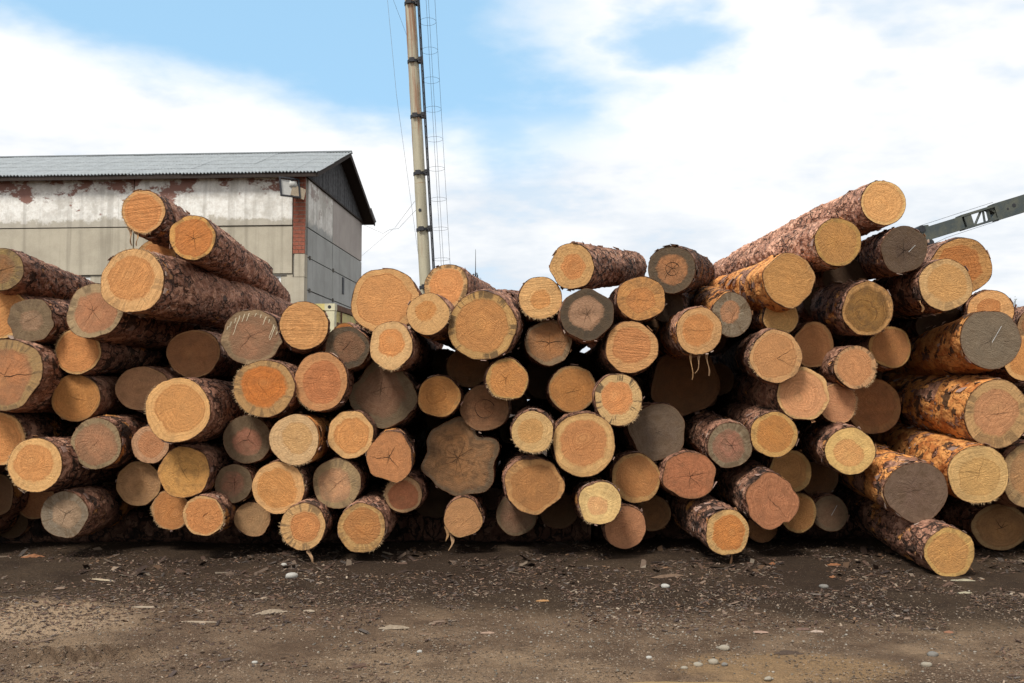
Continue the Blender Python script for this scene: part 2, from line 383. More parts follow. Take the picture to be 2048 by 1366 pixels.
# building
def wall_mat(name, base, dark, peel, streak=1.0, red=1.0):
    m_, t, b = material(name); g = t.new('ShaderNodeNewGeometry').outputs['Position']; oz = t.coord('Object')
    n1 = t.noise(g, 0.8, 6, 0.65); n2 = t.noise(t.mapv(g, (3.0, 3.0, 0.12)), 1.0, 4, 0.6); n3 = t.noise(g, 7.0, 5, 0.7)
    col = t.mix(t.sm(n1, 0.35, 0.68), base, dark)
    col = t.mix(t.mul(t.sm(n2, 0.48, 0.70), 0.5 * streak), col, tuple(c * 0.62 for c in dark))
    if peel:
        z = t.sep(g)[2]
        pn = t.add(t.noise(t.mapv(g, (1, 1, 1.5)), 0.62, 8, 0.72), t.add(t.sm(z, 8.6, 10.4, -0.11, 0.025), t.sm(t.sep(g)[0], -12.0, -17.0, -0.005, 0.055)))
        plaster = t.mix(t.sm(n3, 0.35, 0.7), (0.80, 0.78, 0.73), (0.64, 0.60, 0.54))
        plaster = t.mix(t.mul(t.sm(n1, 0.46, 0.64), 0.6), plaster, (0.40, 0.37, 0.32))
        plaster = t.mix(t.mul(t.sm(n2, 0.50, 0.66), 0.45), plaster, (0.33, 0.30, 0.26))
        low = t.add(z, t.add(t.mul(t.sub(n3, 0.5), 0.7), t.mul(t.sub(n1, 0.5), 1.2)))
        col = t.mix(t.sm(low, 8.62, 8.82), col, plaster)
        col = t.mix(t.mul(t.sm(pn, 0.53, 0.56), t.sm(low, 8.7, 8.9)), col, t.mix(n3, (0.42, 0.36, 0.32), (0.50, 0.46, 0.42)))
        col = t.mix(t.mul(t.sm(pn, 0.560, 0.572), t.mul(t.sm(low, 8.75, 8.95), red)), col, t.mix(n3, (0.20, 0.105, 0.085), (0.30, 0.16, 0.125)))
    val = t.add(0.8, t.mul(t.noise(oz, 30.0, 4, 0.7), 0.4))
    t.put(b.inputs['Base Color'], t.v('SCALE', col, scale=val)); b.inputs['Roughness'].default_value = 0.9
    b.inputs['Specular IOR Level'].default_value = 0.2
    t.put(b.inputs['Normal'], t.bump(t.add(n3, t.noise(oz, 40.0, 3, 0.7)), 0.35, 0.02)); return m_
M_panel = wall_mat('concrete_panel', (0.45, 0.40, 0.31), (0.37, 0.325, 0.25), False)
M_peel = wall_mat('peeling_plaster', (0.44, 0.40, 0.33), (0.36, 0.325, 0.265), True)
M_gpanel = wall_mat('gable_panel', (0.40, 0.40, 0.38), (0.33, 0.33, 0.31), False, 0.6)
M_gpeel = wall_mat('gable_plaster', (0.40, 0.40, 0.38), (0.33, 0.33, 0.31), True, 0.6, 0.25)
M_gpink = wall_mat('gable_bare_panel', (0.43, 0.385, 0.35), (0.37, 0.33, 0.30), False, 0.4)
M_mortar = simple('mortar', (0.36, 0.33, 0.28), 0.95, 0.35, 12, 0.4, 0.01)
M_brick = simple('red_brick', (0.33, 0.11, 0.065), 0.9, 0.4, 9.0, 0.3, 0.01, col2=(0.21, 0.065, 0.042))
M_eternit = simple('fibre_cement', (0.38, 0.40, 0.405), 0.9, 0.2, 3.2, 0.2, 0.01)
M_ridge = simple('ridge_cap', (0.17, 0.18, 0.18), 0.8, 0.3, 6, 0.2)
M_board = simple('weathered_board', (0.105, 0.105, 0.110), 0.9, 0.6, 6.0, 0.4, 0.01)
M_darkwood = simple('dark_timber', (0.040, 0.028, 0.022), 0.85, 0.4, 10, 0.3)
M_joint = simple('joint_tar', (0.15, 0.135, 0.115), 0.95, 0.4, 20, 0)
M_wframe = simple('white_frame', (0.72, 0.72, 0.70), 0.5, 0.1, 10, 0)
M_glass, t, b = material('window_glass'); b.inputs['Base Color'].default_value = (0.05, 0.06, 0.07, 1); b.inputs['Roughness'].default_value = 0.08
M_steel_dark = simple('dark_steel', (0.045, 0.045, 0.05), 0.6, 0.4, 15, 0.2, metallic=0.3)
M_lampwhite = simple('lamp_enamel', (0.42, 0.41, 0.38), 0.5, 0.15, 15, 0)
M_lampbrown = simple('lamp_shutter', (0.34, 0.27, 0.19), 0.6, 0.3, 15, 0)
# chimney
M_chim, t, b = material('rusty_cream_paint'); g = t.coord('Object')
n1 = t.noise(t.mapv(g, (6, 6, 0.5)), 1.0, 5, 0.65); n2 = t.noise(t.mapv(g, (9, 9, 0.35)), 1.0, 4, 0.6); n3 = t.noise(t.mapv(g, (1.5, 1.5, 16)), 1.0, 3, 0.6)
zz = t.sep(g)[2]
col = t.mix(t.sm(n1, 0.35, 0.7), (0.42, 0.375, 0.265), (0.30, 0.27, 0.195))
rust = t.sm(t.add(n2, t.sm(zz, 6.0, 13.0, 0.0, 0.17)), 0.60, 0.74)
col = t.mix(t.mul(rust, 0.85), col, t.mix(n1, (0.16, 0.055, 0.028), (0.30, 0.14, 0.06)))
col = t.mix(t.mul(t.sm(n3, 0.64, 0.70), 0.6), col, (0.27, 0.13, 0.06))
t.put(b.inputs['Base Color'], col); b.inputs['Roughness'].default_value = 0.65
t.put(b.inputs['Normal'], t.bump(n3, 0.15, 0.01))
M_yellow = simple('yellow_container_paint', (0.58, 0.47, 0.17), 0.6, 0.25, 4, 0.1, col2=(0.46, 0.38, 0.15))
M_cwhite = simple('container_post_paint', (0.62, 0.57, 0.38), 0.6, 0.25, 6, 0.1)
M_crust = simple('rusty_steel', (0.17, 0.085, 0.05), 0.85, 0.5, 12, 0.3)
M_boom = simple('grey_green_paint', (0.050, 0.062, 0.064), 0.6, 0.35, 5, 0.15, col2=(0.095, 0.098, 0.075))
M_wire = simple('galvanised_wire', (0.24, 0.25, 0.26), 0.6, 0.1, 5, 0)
M_leaf = simple('twig_leaf', (0.06, 0.09, 0.05), 0.8, 0.3, 5, 0)
M_twig = simple('twig_bark', (0.09, 0.07, 0.06), 0.9, 0.3, 10, 0)
# ------------------------------------------------------------------ ground: one sheet, fine near the camera
def spaced(lo, hi, n, out, m):
    a = np.linspace(lo, hi, n); q = np.linspace(0, 1, m + 1)[1:] ** 3
    return np.concatenate([(lo - q * (out + lo if lo > -out else 0) )[::-1] if False else (lo - q * out)[::-1], a, hi + q * out])
gxs = spaced(-5.2, 5.2, 330, 900.0, 26); gys = spaced(3.6, 10.5, 260, 1300.0, 26)
gX, gY = np.meshgrid(gxs, gys, indexing='xy'); P = np.stack([gX.ravel(), gY.ravel(), np.zeros(gX.size)], 1)
near = np.exp(-np.clip(np.abs(P[:, 0]) - 6, 0, None) ** 2 / 9 - np.clip(np.abs(P[:, 1] - 7) - 4, 0, None) ** 2 / 9)
gz = 0.030 * fbm(P * 0.8, 3, 3) + 0.010 * fbm(P * 4.0, 9, 3) + 0.004 * fbm(P * 17.0, 5, 2)
# litter under the pile is a little raised, wheel track with tread lugs front left, hollow of the puddle
gz += 0.04 * np.clip((P[:, 1] - 6.6) / 2.0, 0, 1)
trk = np.exp(-((P[:, 1] - 5.66 - 0.05 * P[:, 0]) / 0.14) ** 4) * np.exp(-((P[:, 0] + 2.35) / 0.36) ** 4)
gz += trk * (-0.02 + 0.06 * (np.sin((P[:, 0] + 0.5 * P[:, 1]) * 2 * math.pi / 0.105) > 0.25))
pud = np.exp(-((P[:, 0] - 0.93) / 0.48) ** 4 - ((P[:, 1] - 5.0) / 0.20) ** 4)
gz -= 0.06 * pud
gz *= near
P[:, 2] = gz
nx, ny = len(gxs), len(gys); I = np.arange(nx * ny).reshape(ny, nx)
Q = np.stack([I[:-1, :-1].ravel(), I[:-1, 1:].ravel(), I[1:, 1:].ravel(), I[1:, :-1].ravel()], 1)
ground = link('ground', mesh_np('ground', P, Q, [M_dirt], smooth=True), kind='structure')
def gz_at(x, y):
    i = int(np.clip(np.searchsorted(gxs, x), 1, nx - 1)); j = int(np.clip(np.searchsorted(gys, y), 1, ny - 1))
    return float(P[j * nx + i, 2])
a_ = np.linspace(0, 2 * math.pi, 41)[:-1]
pr = 1 + 0.18 * np.sin(3 * a_ + 1) + 0.10 * np.sin(5 * a_ + 2)
zp = float(np.median([gz_at(0.93 + 0.5 * math.cos(q), 5.0 + 0.24 * math.sin(q)) for q in a_])) - 0.004
mbp = MB(); mbp.prism([(0.93 + 0.50 * math.cos(q) * k, 5.0 + 0.20 * math.sin(q) * k, zp - 0.05) for q, k in zip(a_, pr)], (0, 0, 0.05))
mbp.build('puddle', M_puddle, kind='structure')

# ------------------------------------------------------------------ warehouse
C0, _ = unproj(606, 800, 40.0)
bld = thing('warehouse', 'long concrete panel warehouse with corrugated grey roof and dark plank gable', 'building', (C0.x, 40.0, 0), -0.065)
W, LEN, EAVE = 10.6, 30.0, 10.5
def part(name, mat, fn, parent=bld, **kw):
    mb = MB(); fn(mb); return mb.build(name, mat, parent, **kw)
# core behind the panels closes the joints
part('wall_core', M_mortar, lambda m: m.box(-LEN, -0.10, 0.10, W - 0.06, 0.0, EAVE - 0.02))
# long wall: panels 4-6 m long, joints 30 mm
xs = [-0.50, -7.10, -13.1, -19.1, -25.1, -30.0]
rows = [(0.0, 1.9), (1.93, 4.0), (6.50, 8.42), (8.46, EAVE)]
for i in range(5):
    for z0, z1 in rows:
        m_ = M_peel if z0 > 8 else M_panel
        off = random.Random(i * 7 + int(z0)).uniform(-0.012, 0.012)
        part('wall_panel', m_, lambda m: m.box(xs[i + 1] + 0.025, xs[i] - 0.025, 0.0 + off - (0.03 if z0 > 8 else 0), 0.25, z0, z1 - 0.004))
# window band with piers between
wins = [(-2.9, -0.98), (-6.3, -4.3), (-10.6, -8.9), (-15.0, -13.0)]
edges = sorted([e for w_ in wins for e in w_] + [-30.0, -0.50])
for k in range(0, len(edges) - 1, 2):
    part('window_pier', M_panel, lambda m: m.box(edges[k] + 0.003, edges[k + 1] - 0.003, 0.05, 0.25, 4.03, 6.47))
for x0, x1 in wins:
    wn = part('window', M_wframe, lambda m: (m.box(x0, x1, 0.08, 0.16, 6.32, 6.40), m.box(x0, x1, 0.08, 0.16, 4.2, 4.28),
              m.box(x0, x0 + 0.09, 0.08, 0.16, 4.28, 6.32), m.box(x1 - 0.09, x1, 0.08, 0.16, 4.28, 6.32),
              m.box((x0 + x1) / 2 - 0.04, (x0 + x1) / 2 + 0.04, 0.085, 0.155, 4.28, 6.32)))
    part('pane', M_glass, lambda m: m.box(x0 + 0.09, x1 - 0.09, 0.115, 0.125, 4.28, 6.32), wn)
part('lintel', M_joint, lambda m: m.box(-3.1, -0.75, 0.02, 0.24, 6.405, 6.46))
# corner pier: brick above, rough concrete below
part('corner_block', M_panel, lambda m: m.box(-0.42, -0.002, -0.02, 0.42, 6.35, 7.28))
part('corner_block', M_panel, lambda m: m.box(-0.50, -0.004, -0.03, 0.44, 0.0, 6.33))
pier = part('brick_pier', M_mortar, lambda m: m.box(-0.478, -0.012, -0.010, 0.22, 7.29, EAVE))
bmA = MB().box(-0.115, 0.115, -0.025, 0.09, 0, 0.135).mesh('brick', M_brick)
bmB = MB().box(-0.054, 0.054, -0.025, 0.09, 0, 0.135).mesh('brick', M_brick)
rb = random.Random(4)
nb = 0
for k in range(40):
    z = 7.295 + k * 0.160
    if z + 0.14 > EAVE: break
    lay = [(-0.365, bmA), (-0.118, bmA)] if k % 2 == 0 else [(-0.425, bmB), (-0.243, bmA), (-0.061, bmB)]
    for x, me in lay:
        o = link('brick', me, pier); o.location = (x, -0.004 + rb.uniform(-0.008, 0.006), z); nb += 1
# gable end panels
gy = [0.0, 4.55, W]
gz_rows = [(0.0, 1.6, 0), (1.63, 3.0, 0), (3.03, 4.45, 0), (4.48, 5.84, 0), (5.88, 7.18, 0), (7.22, 8.40, 0), (8.44, EAVE - 0.02, 1)]
for j in range(2):
    for z0, z1, up in gz_rows:
        y0 = 0.45 if j == 0 else gy[1] + 0.02
        m_ = (M_gpeel if j == 0 else M_gpink) if up else M_gpanel
        off = random.Random(j * 13 + int(z0 * 3)).uniform(-0.012, 0.012)
        part('wall_panel', m_, lambda m: m.box(-0.22, 0.0 + off, y0, gy[j + 1] - 0.02, z0, z1 - 0.006))
for y0 in (0.62, 4.57, 10.2):
    for z0 in (4.46, 5.86, 7.20):
        part('anchor_plate', M_joint, lambda m: m.box(0.0, 0.035, y0, y0 + 0.20, z0 - 0.07, z0 + 0.09))
part('wall_opening', M_steel_dark, lambda m: m.box(0.005, 0.03, 6.4, 6.75, 6.35, 7.12))
# timber gable: upright planks, too narrow in the picture to part singly
RY, RZ, EY, EZ = W / 2, 12.72, -0.40, 10.52
slope = (RZ - EZ) / (RY - EY)
def roof_z(y): return RZ - slope * abs(y - RY)
gb = MB(); k = 0; yy = 0.04; rg = random.Random(8)
while yy < W - 0.05:
    w_ = 0.145 + rg.uniform(-0.02, 0.02); y1 = min(yy + w_, W - 0.02); x1 = 0.03 + rg.uniform(0, 0.022)
    z0 = EAVE - 0.02 + rg.uniform(-0.03, 0.0); za, zb = roof_z(yy) - 0.10, roof_z(y1) - 0.10
    if yy < RY < y1: za = zb = min(za, zb)
    gb.prism([(-0.02, yy, z0), (-0.02, y1, z0), (-0.02, y1, max(zb, z0 + 0.02)), (-0.02, yy, max(za, z0 + 0.02))], (x1 + 0.02, 0, 0))
    yy = y1 + 0.008
gb.build('gable_planks', M_board, bld, kind='stuff')
part('gable_sill_beam', M_darkwood, lambda m: m.box(0.0, 0.09, 0.02, W - 0.02, EAVE - 0.10, EAVE - 0.04))
# roof deck, eaves board, barge boards, corrugated sheets
OX = 0.60
for s_ in (-1, 1):
    ye = EY if s_ < 0 else W - EY
    nrm = Vector((0, s_ * slope, 1)).normalized()
    part('roof_deck', M_darkwood, lambda m: m.prism([(-LEN - 0.3, RY, RZ - 0.14), (-LEN - 0.3, ye, EZ - 0.14), (-LEN - 0.3, ye, EZ - 0.05), (-LEN - 0.3, RY, RZ - 0.05)], (LEN + 0.3 + OX - 0.05, 0, 0)))
    part('barge_board', M_darkwood, lambda m: m.prism([(OX - 0.045, RY, RZ - 0.20), (OX - 0.045, ye, EZ - 0.20), (OX - 0.045, ye, EZ - 0.01), (OX - 0.045, RY, RZ - 0.01)], (0.05, 0, 0)))
part('fascia_board', M_darkwood, lambda m: m.box(-LEN - 0.2, OX - 0.06, EY - 0.03, EY + 0.02, EZ - 0.19, EZ - 0.03))
part('soffit_board', M_darkwood, lambda m: m.box(-LEN, 0.05, EY + 0.03, 0.0, EAVE - 0.02, EAVE + 0.03))
# one corrugated sheet, then copies
sw, wave = 1.13, 0.141
run = math.hypot(RY - EY, RZ - EZ); nrow = 5; sh_len = run / nrow + 0.16
uu = np.linspace(0, sw + 0.03, 66); vv = np.array([0.0, sh_len]); hh = 0.034 * np.cos(uu / wave * 2 * math.pi)
VS = []; FS = []
for lay, dz_ in ((0, 0.0), (1, -0.008)):
    for v_ in vv:
        for u_, h_ in zip(uu, hh): VS.append((u_, v_, h_ + dz_))
n_ = len(uu)
for i in range(n_ - 1):
    FS.append((i, i + 1, n_ + i + 1, n_ + i)); FS.append((2 * n_ + i + 1, 2 * n_ + i, 3 * n_ + i, 3 * n_ + i + 1)); FS.append((i + 1, i, 2 * n_ + i, 2 * n_ + i + 1)); FS.append((n_ + i, n_ + i + 1, 3 * n_ + i + 1, 3 * n_ + i))
sheet = mesh_np('roof_sheet', VS, np.array(FS), [M_eternit])
rs = random.Random(3)
ncol = 18
for s_ in (-1, 1):
    ye = EY - 0.06 if s_ < 0 else W - EY + 0.06
    ang_ = math.atan(slope)
    for i in range(ncol):
        for j in range(nrow if s_ < 0 else 1):
            if s_ > 0:                                  # far slope: only its eaves row can be seen end on
                if i > 1: continue
            d = j * run / nrow
            o = link('roof_sheet', sheet, bld)
            c, sn = math.cos(ang_), math.sin(ang_)
            x = OX + 0.04 - (i + 1) * sw + rs.uniform(-0.012, 0.012)
            lift = 0.015 + (0.010 if i % 2 else 0.0) + rs.uniform(0, 0.006)
            tilt = ang_ - 0.012
            if s_ < 0:
                o.location = (x, EY - 0.07 + d * c - 0.02 * rs.random(), EZ - 0.03 + d * sn + lift + 0.014); o.rotation_euler = (tilt, 0, 0)
            else:
                o.location = (x + sw, W - EY + 0.07 - d * c, EZ - 0.03 + d * sn + lift + 0.014); o.rotation_euler = (tilt, 0, math.pi)
part('roof_sheet', M_eternit, lambda m: m.prism([(-LEN, RY + 0.1, RZ + 0.00), (-LEN, W - EY - 1.0, EZ + 1.0 * slope + 0.0), (-LEN, W - EY - 1.0, EZ + 1.0 * slope + 0.03), (-LEN, RY + 0.1, RZ + 0.03)], (LEN + OX, 0, 0)))
part('ridge_cap', M_ridge, lambda m: m.prism([(-LEN, RY - 0.20, RZ + 0.01), (-LEN, RY, RZ + 0.10), (-LEN, RY + 0.20, RZ + 0.01), (-LEN, RY + 0.20, RZ - 0.01), (-LEN, RY, RZ + 0.07), (-LEN, RY - 0.20, RZ - 0.01)], (LEN + OX + 0.06, 0, 0)))
# floodlight on the corner
fl = thing('floodlight', 'square-framed white floodlight bracketed to the brick corner of the warehouse', 'lamp', bld.matrix_basis @ Vector((-0.30, -0.05, 9.85)), -0.065)
MF = Matrix.Translation((-0.18, -0.52, 0.02)) @ Matrix.Rotation(math.radians(38), 4, 'Z') @ Matrix.Rotation(math.radians(-14), 4, 'X')
m = MB(); 
for q in ((-0.42, 0.42, -0.03, 0.03, 0.36, 0.42), (-0.42, 0.42, -0.03, 0.03, -0.42, -0.36), (-0.42, -0.36, -0.03, 0.03, -0.36, 0.36), (0.36, 0.42, -0.03, 0.03, -0.36, 0.36)): m.box(*q, M=MF)
m.build('lamp_frame', M_steel_dark, fl)
m = MB(); m.prism([MF @ Vector(p_) for p_ in ((-0.33, 0.05, -0.33), (0.33, 0.05, -0.33), (0.33, 0.05, 0.33), (-0.33, 0.05, 0.33))], MF.to_3x3() @ Vector((0, -0.012, 0))); m.build('lens', M_lampwhite, fl)
MB().tube([MF @ Vector((0.0, 0.05, 0.18)), MF @ Vector((0.16, 0.10, 0.17)), MF @ Vector((0.44, 0.20, 0.05))], [0.14, 0.17, 0.12], 12).build('lamp_housing', M_lampwhite, fl, smooth=True)
m = MB().box(0.10, 0.66, 0.0, 0.06, -0.30, 0.18, M=MF @ Matrix.Rotation(math.radians(16), 4, 'Y')); m.build('shutter_plate', M_lampbrown, fl)
m = MB().tube([(0.05, 0.03, -0.30), (-0.10, -0.45, -0.36)], 0.025, 6).tube([(0.05, 0.03, 0.25), (-0.15, -0.50, 0.32)], 0.025, 6); m.build('bracket', M_steel_dark, fl)

# ------------------------------------------------------------------ chimney with ladder and safety cage
CY = 28.0
pb, k0 = unproj(852, 585, CY); pt, _ = unproj(819, -20, CY)
axis = (pt - pb).normalized()
base_pt = pb - axis * (pb.z / axis.z); top_pt = pb + axis * ((14.6 - pb.z) / axis.z)
HL = (top_pt - base_pt).length
ch = thing('chimney', 'tall leaning cream steel chimney pipe streaked with rust behind the log pile', 'chimney', base_pt)
xa_ = (Vector((1, 0, 0)) - axis * axis.x).normalized(); ya_ = axis.cross(xa_)
ch.rotation_euler = Matrix((xa_, ya_, axis)).transposed().to_euler()
bpy.context.view_layer.update()
chM = ch.matrix_basis.copy(); chI = chM.inverted()
def ch_z(py):   # height along the pipe that shows at photo row py
    lo, hi = 0.0, HL
    for _ in range(40):
        mid = (lo + hi) / 2; q = chM @ Vector((0, 0, mid)); dd = q - Vector((0, 0, CAMH))
        yy_ = 683 - F * (dd.z * CP - dd.y * SP) / (dd.y * CP + dd.z * SP)
        if yy_ > py: lo = mid
        else: hi = mid
    return lo
rB, rT = 12.3 * k0, 10.6 * k0
def ch_r(z): return rB + (rT - rB) * z / HL
nz = 60
MB().tube([(0, 0, HL * i / nz) for i in range(nz + 1)], [ch_r(HL * i / nz) + (0.004 if i % 6 == 0 else 0) for i in range(nz + 1)], 28).build('pipe', M_chim, ch, smooth=True)
LD = Vector((0.995, -0.05, 0)).normalized(); LT = Vector((0.05, 0.995, 0))
def lad(z, out, side): return Vector((0, 0, z)) + LD * (ch_r(z) + out) + LT * side
clamps = [ch_z(y) for y in (8, 124, 234, 348, 460, 575)]
for z in clamps:
    r_ = ch_r(z) + 0.018
    bd = MB().tube([(0, 0, z - 0.042), (0, 0, z + 0.042)], [r_, r_], 24).build('clamp_band', M_steel_dark, ch)
    MB().box(-0.10, 0.05, -r_ - 0.05, -r_ + 0.015, z - 0.05, z + 0.07).build('clamp_lug', M_steel_dark, bd)
    m = MB()
    for sd in (-0.17, 0.17): m.tube([lad(z, -0.02, sd * 0.6), lad(z, 0.09, sd)], 0.03, 6)
    Mx = Matrix.Translation(lad(z, 0.06, -0.1)); m.box(-0.06, 0.06, -0.06, 0.06, -0.07, 0.09, M=Mx)
    m.build('ladder_bracket', M_steel_dark, bd)
for sd in (-0.17, 0.17):
    MB().tube([lad(1.5, 0.09, sd), lad(HL, 0.09, sd)], 0.021, 6).build('ladder_rail', M_steel_dark, ch)
m = MB(); z = 1.8
while z < HL: m.tube([lad(z, 0.09, -0.17), lad(z, 0.09, 0.17)], 0.010, 5, caps=False); z += 0.32
m.build('ladder_rungs', M_steel_dark, ch, kind='stuff')
hoops = [ch_z(y) for y in (-14, 46, 104, 163, 221, 281, 340, 401, 460, 521)]
zb_ = ch_z(590)
CR = 0.235
for z in hoops:
    pts = [lad(z, 0.09 + CR + CR * math.cos(a), 0.30 * math.sin(a)) for a in np.linspace(-math.pi * 0.86, math.pi * 0.86, 22)]
    MB().tube([lad(z, 0.09, -0.17)] + pts + [lad(z, 0.09, 0.17)], 0.0042, 5).build('cage_hoop', M_steel_dark, ch)
for a in (-1.5, 0.0, 1.5):
    o_ = 0.09 + CR + CR * math.cos(a)
    MB().tube([lad(zb_, o_, 0.30 * math.sin(a)), lad(HL, o_, 0.30 * math.sin(a))], 0.0050, 5).build('cage_strap', M_steel_dark, ch)
z = ch_z(422); MB().tube([(-0.03, -ch_r(z) + 0.02, z), (-0.03, -ch_r(z) - 0.012, z)], 0.045, 12).build('inspection_port', M_steel_dark, ch)
def wire(label, pix, r=0.006, sag=0.0):
    pts = []
    A = [unproj(x, y, Y)[0] for x, y, Y in pix]
    for a, b_ in zip(A[:-1], A[1:]):
        for q in np.linspace(0, 1, 9)[:-1]: pts.append(a.lerp(b_, q) - Vector((0, 0, sag * 4 * q * (1 - q))))
    pts.append(A[-1])
    o = MB().tube(pts, r, 4).build('wire', M_wire); o['label'] = label; o['category'] = 'wire'; o['group'] = 'wires round the chimney'
wire('faint straight guy wire descending the sky just beside the chimney', [(775, 0, 27.9), (793, 190, 28.2), (838, 520, 30)], 0.0045)
wire('short faint wire slanting onto the top of the chimney', [(786, -2, 26), (814, 72, 27.75)], 0.004)
wire('loose thin cable drooping from the warehouse eave to the chimney', [(726, 449, 44), (766, 467, 40), (780, 459, 37), (797, 457, 34), (812, 441, 31), (832, 420, 28)], 0.006)
wire('taut thin cable rising from the warehouse wall to the chimney', [(722, 513, 49), (790, 455, 37), (830, 402, 28)], 0.006)

# ------------------------------------------------------------------ yellow container behind the pile
cc, kc = unproj(669, 607, 17.0)
ct = thing('shipping_container', 'faded yellow steel shipping container with rusty corner behind the logs', 'container', (cc.x, 17.0, 0.30), -0.10)
HT = cc.z - 0.30
LX, WY = 6.0, 2.4
MB().box(-LX, -0.12, 0.06, WY - 0.06, 0.12, HT - 0.06).build('body', M_yellow, ct)
m = MB()
x = -0.16
while x > -LX + 0.2:
    m.prism([(x, 0.06, 0.16), (x - 0.03, 0.02, 0.16), (x - 0.11, 0.02, 0.16), (x - 0.14, 0.06, 0.16)], (0, 0, HT - 0.16 - 0.14)); x -= 0.28
m.build('side_ribs', M_yellow, ct, kind='stuff')
for yy in (0.0, WY - 0.13):
    MB().box(-0.15, 0.0, yy, yy + 0.13, 0.12, HT - 0.12).build('corner_post', M_cwhite, ct)
    for zz in (0.0, HT - 0.118):
        cst = MB().box(-0.17, 0.008, yy - 0.008, yy + 0.138, zz, zz + 0.118).build('corner_casting', M_cwhite, ct)
        MB().tube([(-0.085, yy - 0.012, zz + 0.06), (-0.085, yy + 0.01, zz + 0.06)], 0.03, 10).build('casting_hole', M_steel_dark, cst)
MB().box(-LX, -0.171, -0.003, 0.06, HT - 0.11, HT).build('top_rail', M_yellow, ct)
MB().box(-0.10, -0.002, 0.131, WY - 0.131, HT - 0.10, HT - 0.004).build('end_header', M_crust, ct)
for k in range(2):
    y0 = 0.14 + k * 1.06
    dr = MB().box(-0.09, -0.03, y0, y0 + 1.04, 0.15, HT - 0.11).build('door', M_yellow, ct)
    MB().tube([(0.0, y0 + 0.30, 0.16), (0.0, y0 + 0.30, HT - 0.12)], 0.018, 6).build('lock_rod', M_crust, dr)
    MB().box(-0.028, -0.018, y0 + 0.12, y0 + 0.42, HT - 0.75, HT - 0.30).build('rust_patch', M_crust, dr)
for x in (-0.5, -LX + 0.5):
    MB().box(x - 0.2, x + 0.2, 0.1, WY - 0.1, -0.31, 0.0).build('support_block', M_darkwood, ct)

# ------------------------------------------------------------------ crane boom
BY = 21.0
A, kA = unproj(1846, 470, BY); B, _ = unproj(2048, 408, BY)
d = (B - A); d.normalize(); up = Vector((0, -1, 0)).cross(d); up = up if up.z > 0 else -up
cr = thing('crane_boom', 'grey-green steel crane boom with lattice cut-out rising over the log pile', 'crane', A)
BM = Matrix((( d.x, 0, up.x, 0), (d.y, 1, up.y, 0), (d.z, 0, up.z, 0), (0, 0, 0, 1)))
cr.matrix_basis = Matrix.Translation(A) @ BM
px = kA
def bx(name, x0, x1, z0, z1, y0=-0.14, y1=0.14, mat=M_boom, parent=cr): return MB().box(x0 * px, x1 * px, y0, y1, z0 * px, z1 * px).build(name, mat, parent)
bx('boom_section', 4, 79, -13, 13)
bx('boom_section', 148, 460, -16, 18)
bx('boom_chord', 79, 148, 11, 15.5); bx('boom_chord', 79, 148, -14.5, -11)
bx('gusset_plate', 84, 99, -10.9, 10.9, -0.13, 0.13)
for x0, x1, r_ in ((101, 122, 2.4), (122, 126, 2.2), (131, 133, 1.6), (134.5, 136.5, 1.6)):
    MB().tube([(x0 * px, -0.09, -12 * px), (x1 * px, -0.09, 12 * px)], r_ * px, 6).build('lattice_bar', M_boom, cr)
for s_ in (-1, 1): MB().prism([(136 * px, -0.1, s_ * 11 * px), (148 * px, -0.1, s_ * 11 * px), (148 * px, -0.1, 0)], (0, 0.2, 0)).build('corner_plate', M_boom, cr)
MB().prism([(-6 * px, -0.16, -6 * px), (-14 * px, -0.16, 10 * px), (-8 * px, -0.16, 19 * px), (10 * px, -0.16, 16 * px), (8 * px, -0.16, -22 * px), (2 * px, -0.16, -26 * px)], (0, 0.32, 0)).build('tip_head', M_boom, cr)
for x0, z0, r_ in ((-5, 12, 7), (3, -20, 6.5)): MB().tube([(x0 * px, -0.18, z0 * px), (x0 * px, 0.18, z0 * px)], r_ * px, 16).build('sheave', M_steel_dark, cr)
for x0, z0, r_ in ((172, 0, 2.2), (186, 3, 3.8)): MB().tube([(x0 * px, -0.146, z0 * px), (x0 * px, 0.146, z0 * px)], r_ * px, 10).build('pin', M_steel_dark, cr)
MB().tube([(-5 * px, -0.1, 19 * px), (60 * px, -0.1, 20 * px), (150 * px, -0.1, 21 * px)], 0.004, 5).build('hoist_rope', M_steel_dark, cr)
MB().tube([(4 * px, -0.1, -24 * px), (40 * px, -0.1, -19 * px), (90 * px, -0.1, -18 * px), (150 * px, -0.1, -17 * px)], 0.004, 5).build('hoist_rope', M_steel_dark, cr)
cb = BM.inverted() @ Vector((0, 0, -1))
e_ = Vector((452 * px, 0, 0)); MB().tube([e_, e_ + cb * (A + BM.to_3x3() @ e_).z], 0.35, 12).build('crane_column', M_boom, cr)

# ------------------------------------------------------------------ far radio mast, sapling top
mp, km = unproj(951, 590, 110.0)
ms = thing('radio_mast', 'tiny far-off radio mast with platform seen in the dip of the pile', 'mast', (mp.x, 110, 0))
h_ = lambda y: CAMH + (HZ - y) / F * 110
m = MB()
for sx, sy in ((-0.22, -0.22), (0.22, -0.22), (0.22, 0.22), (-0.22, 0.22)): m.tube([(sx * 1.4, sy * 1.4, 0), (sx, sy, h_(548))], 0.05, 5)
z = 0.5
while z < h_(552): m.tube([(-0.25, -0.25, z), (0.25, -0.25, z + 0.5)], 0.03, 4).tube([(0.25, 0.25, z), (-0.25, 0.25, z + 0.5)], 0.03, 4); z += 0.6
m.build('lattice', M_steel_dark, ms)
MB().tube([(0, 0, h_(552)), (0, 0, h_(540)), (0, 0, h_(497))], [0.10, 0.05, 0.022], 6).build('whip_antenna', M_steel_dark, ms)
m = MB().box(-0.35, 0.62, -0.35, 0.35, h_(565), h_(564))
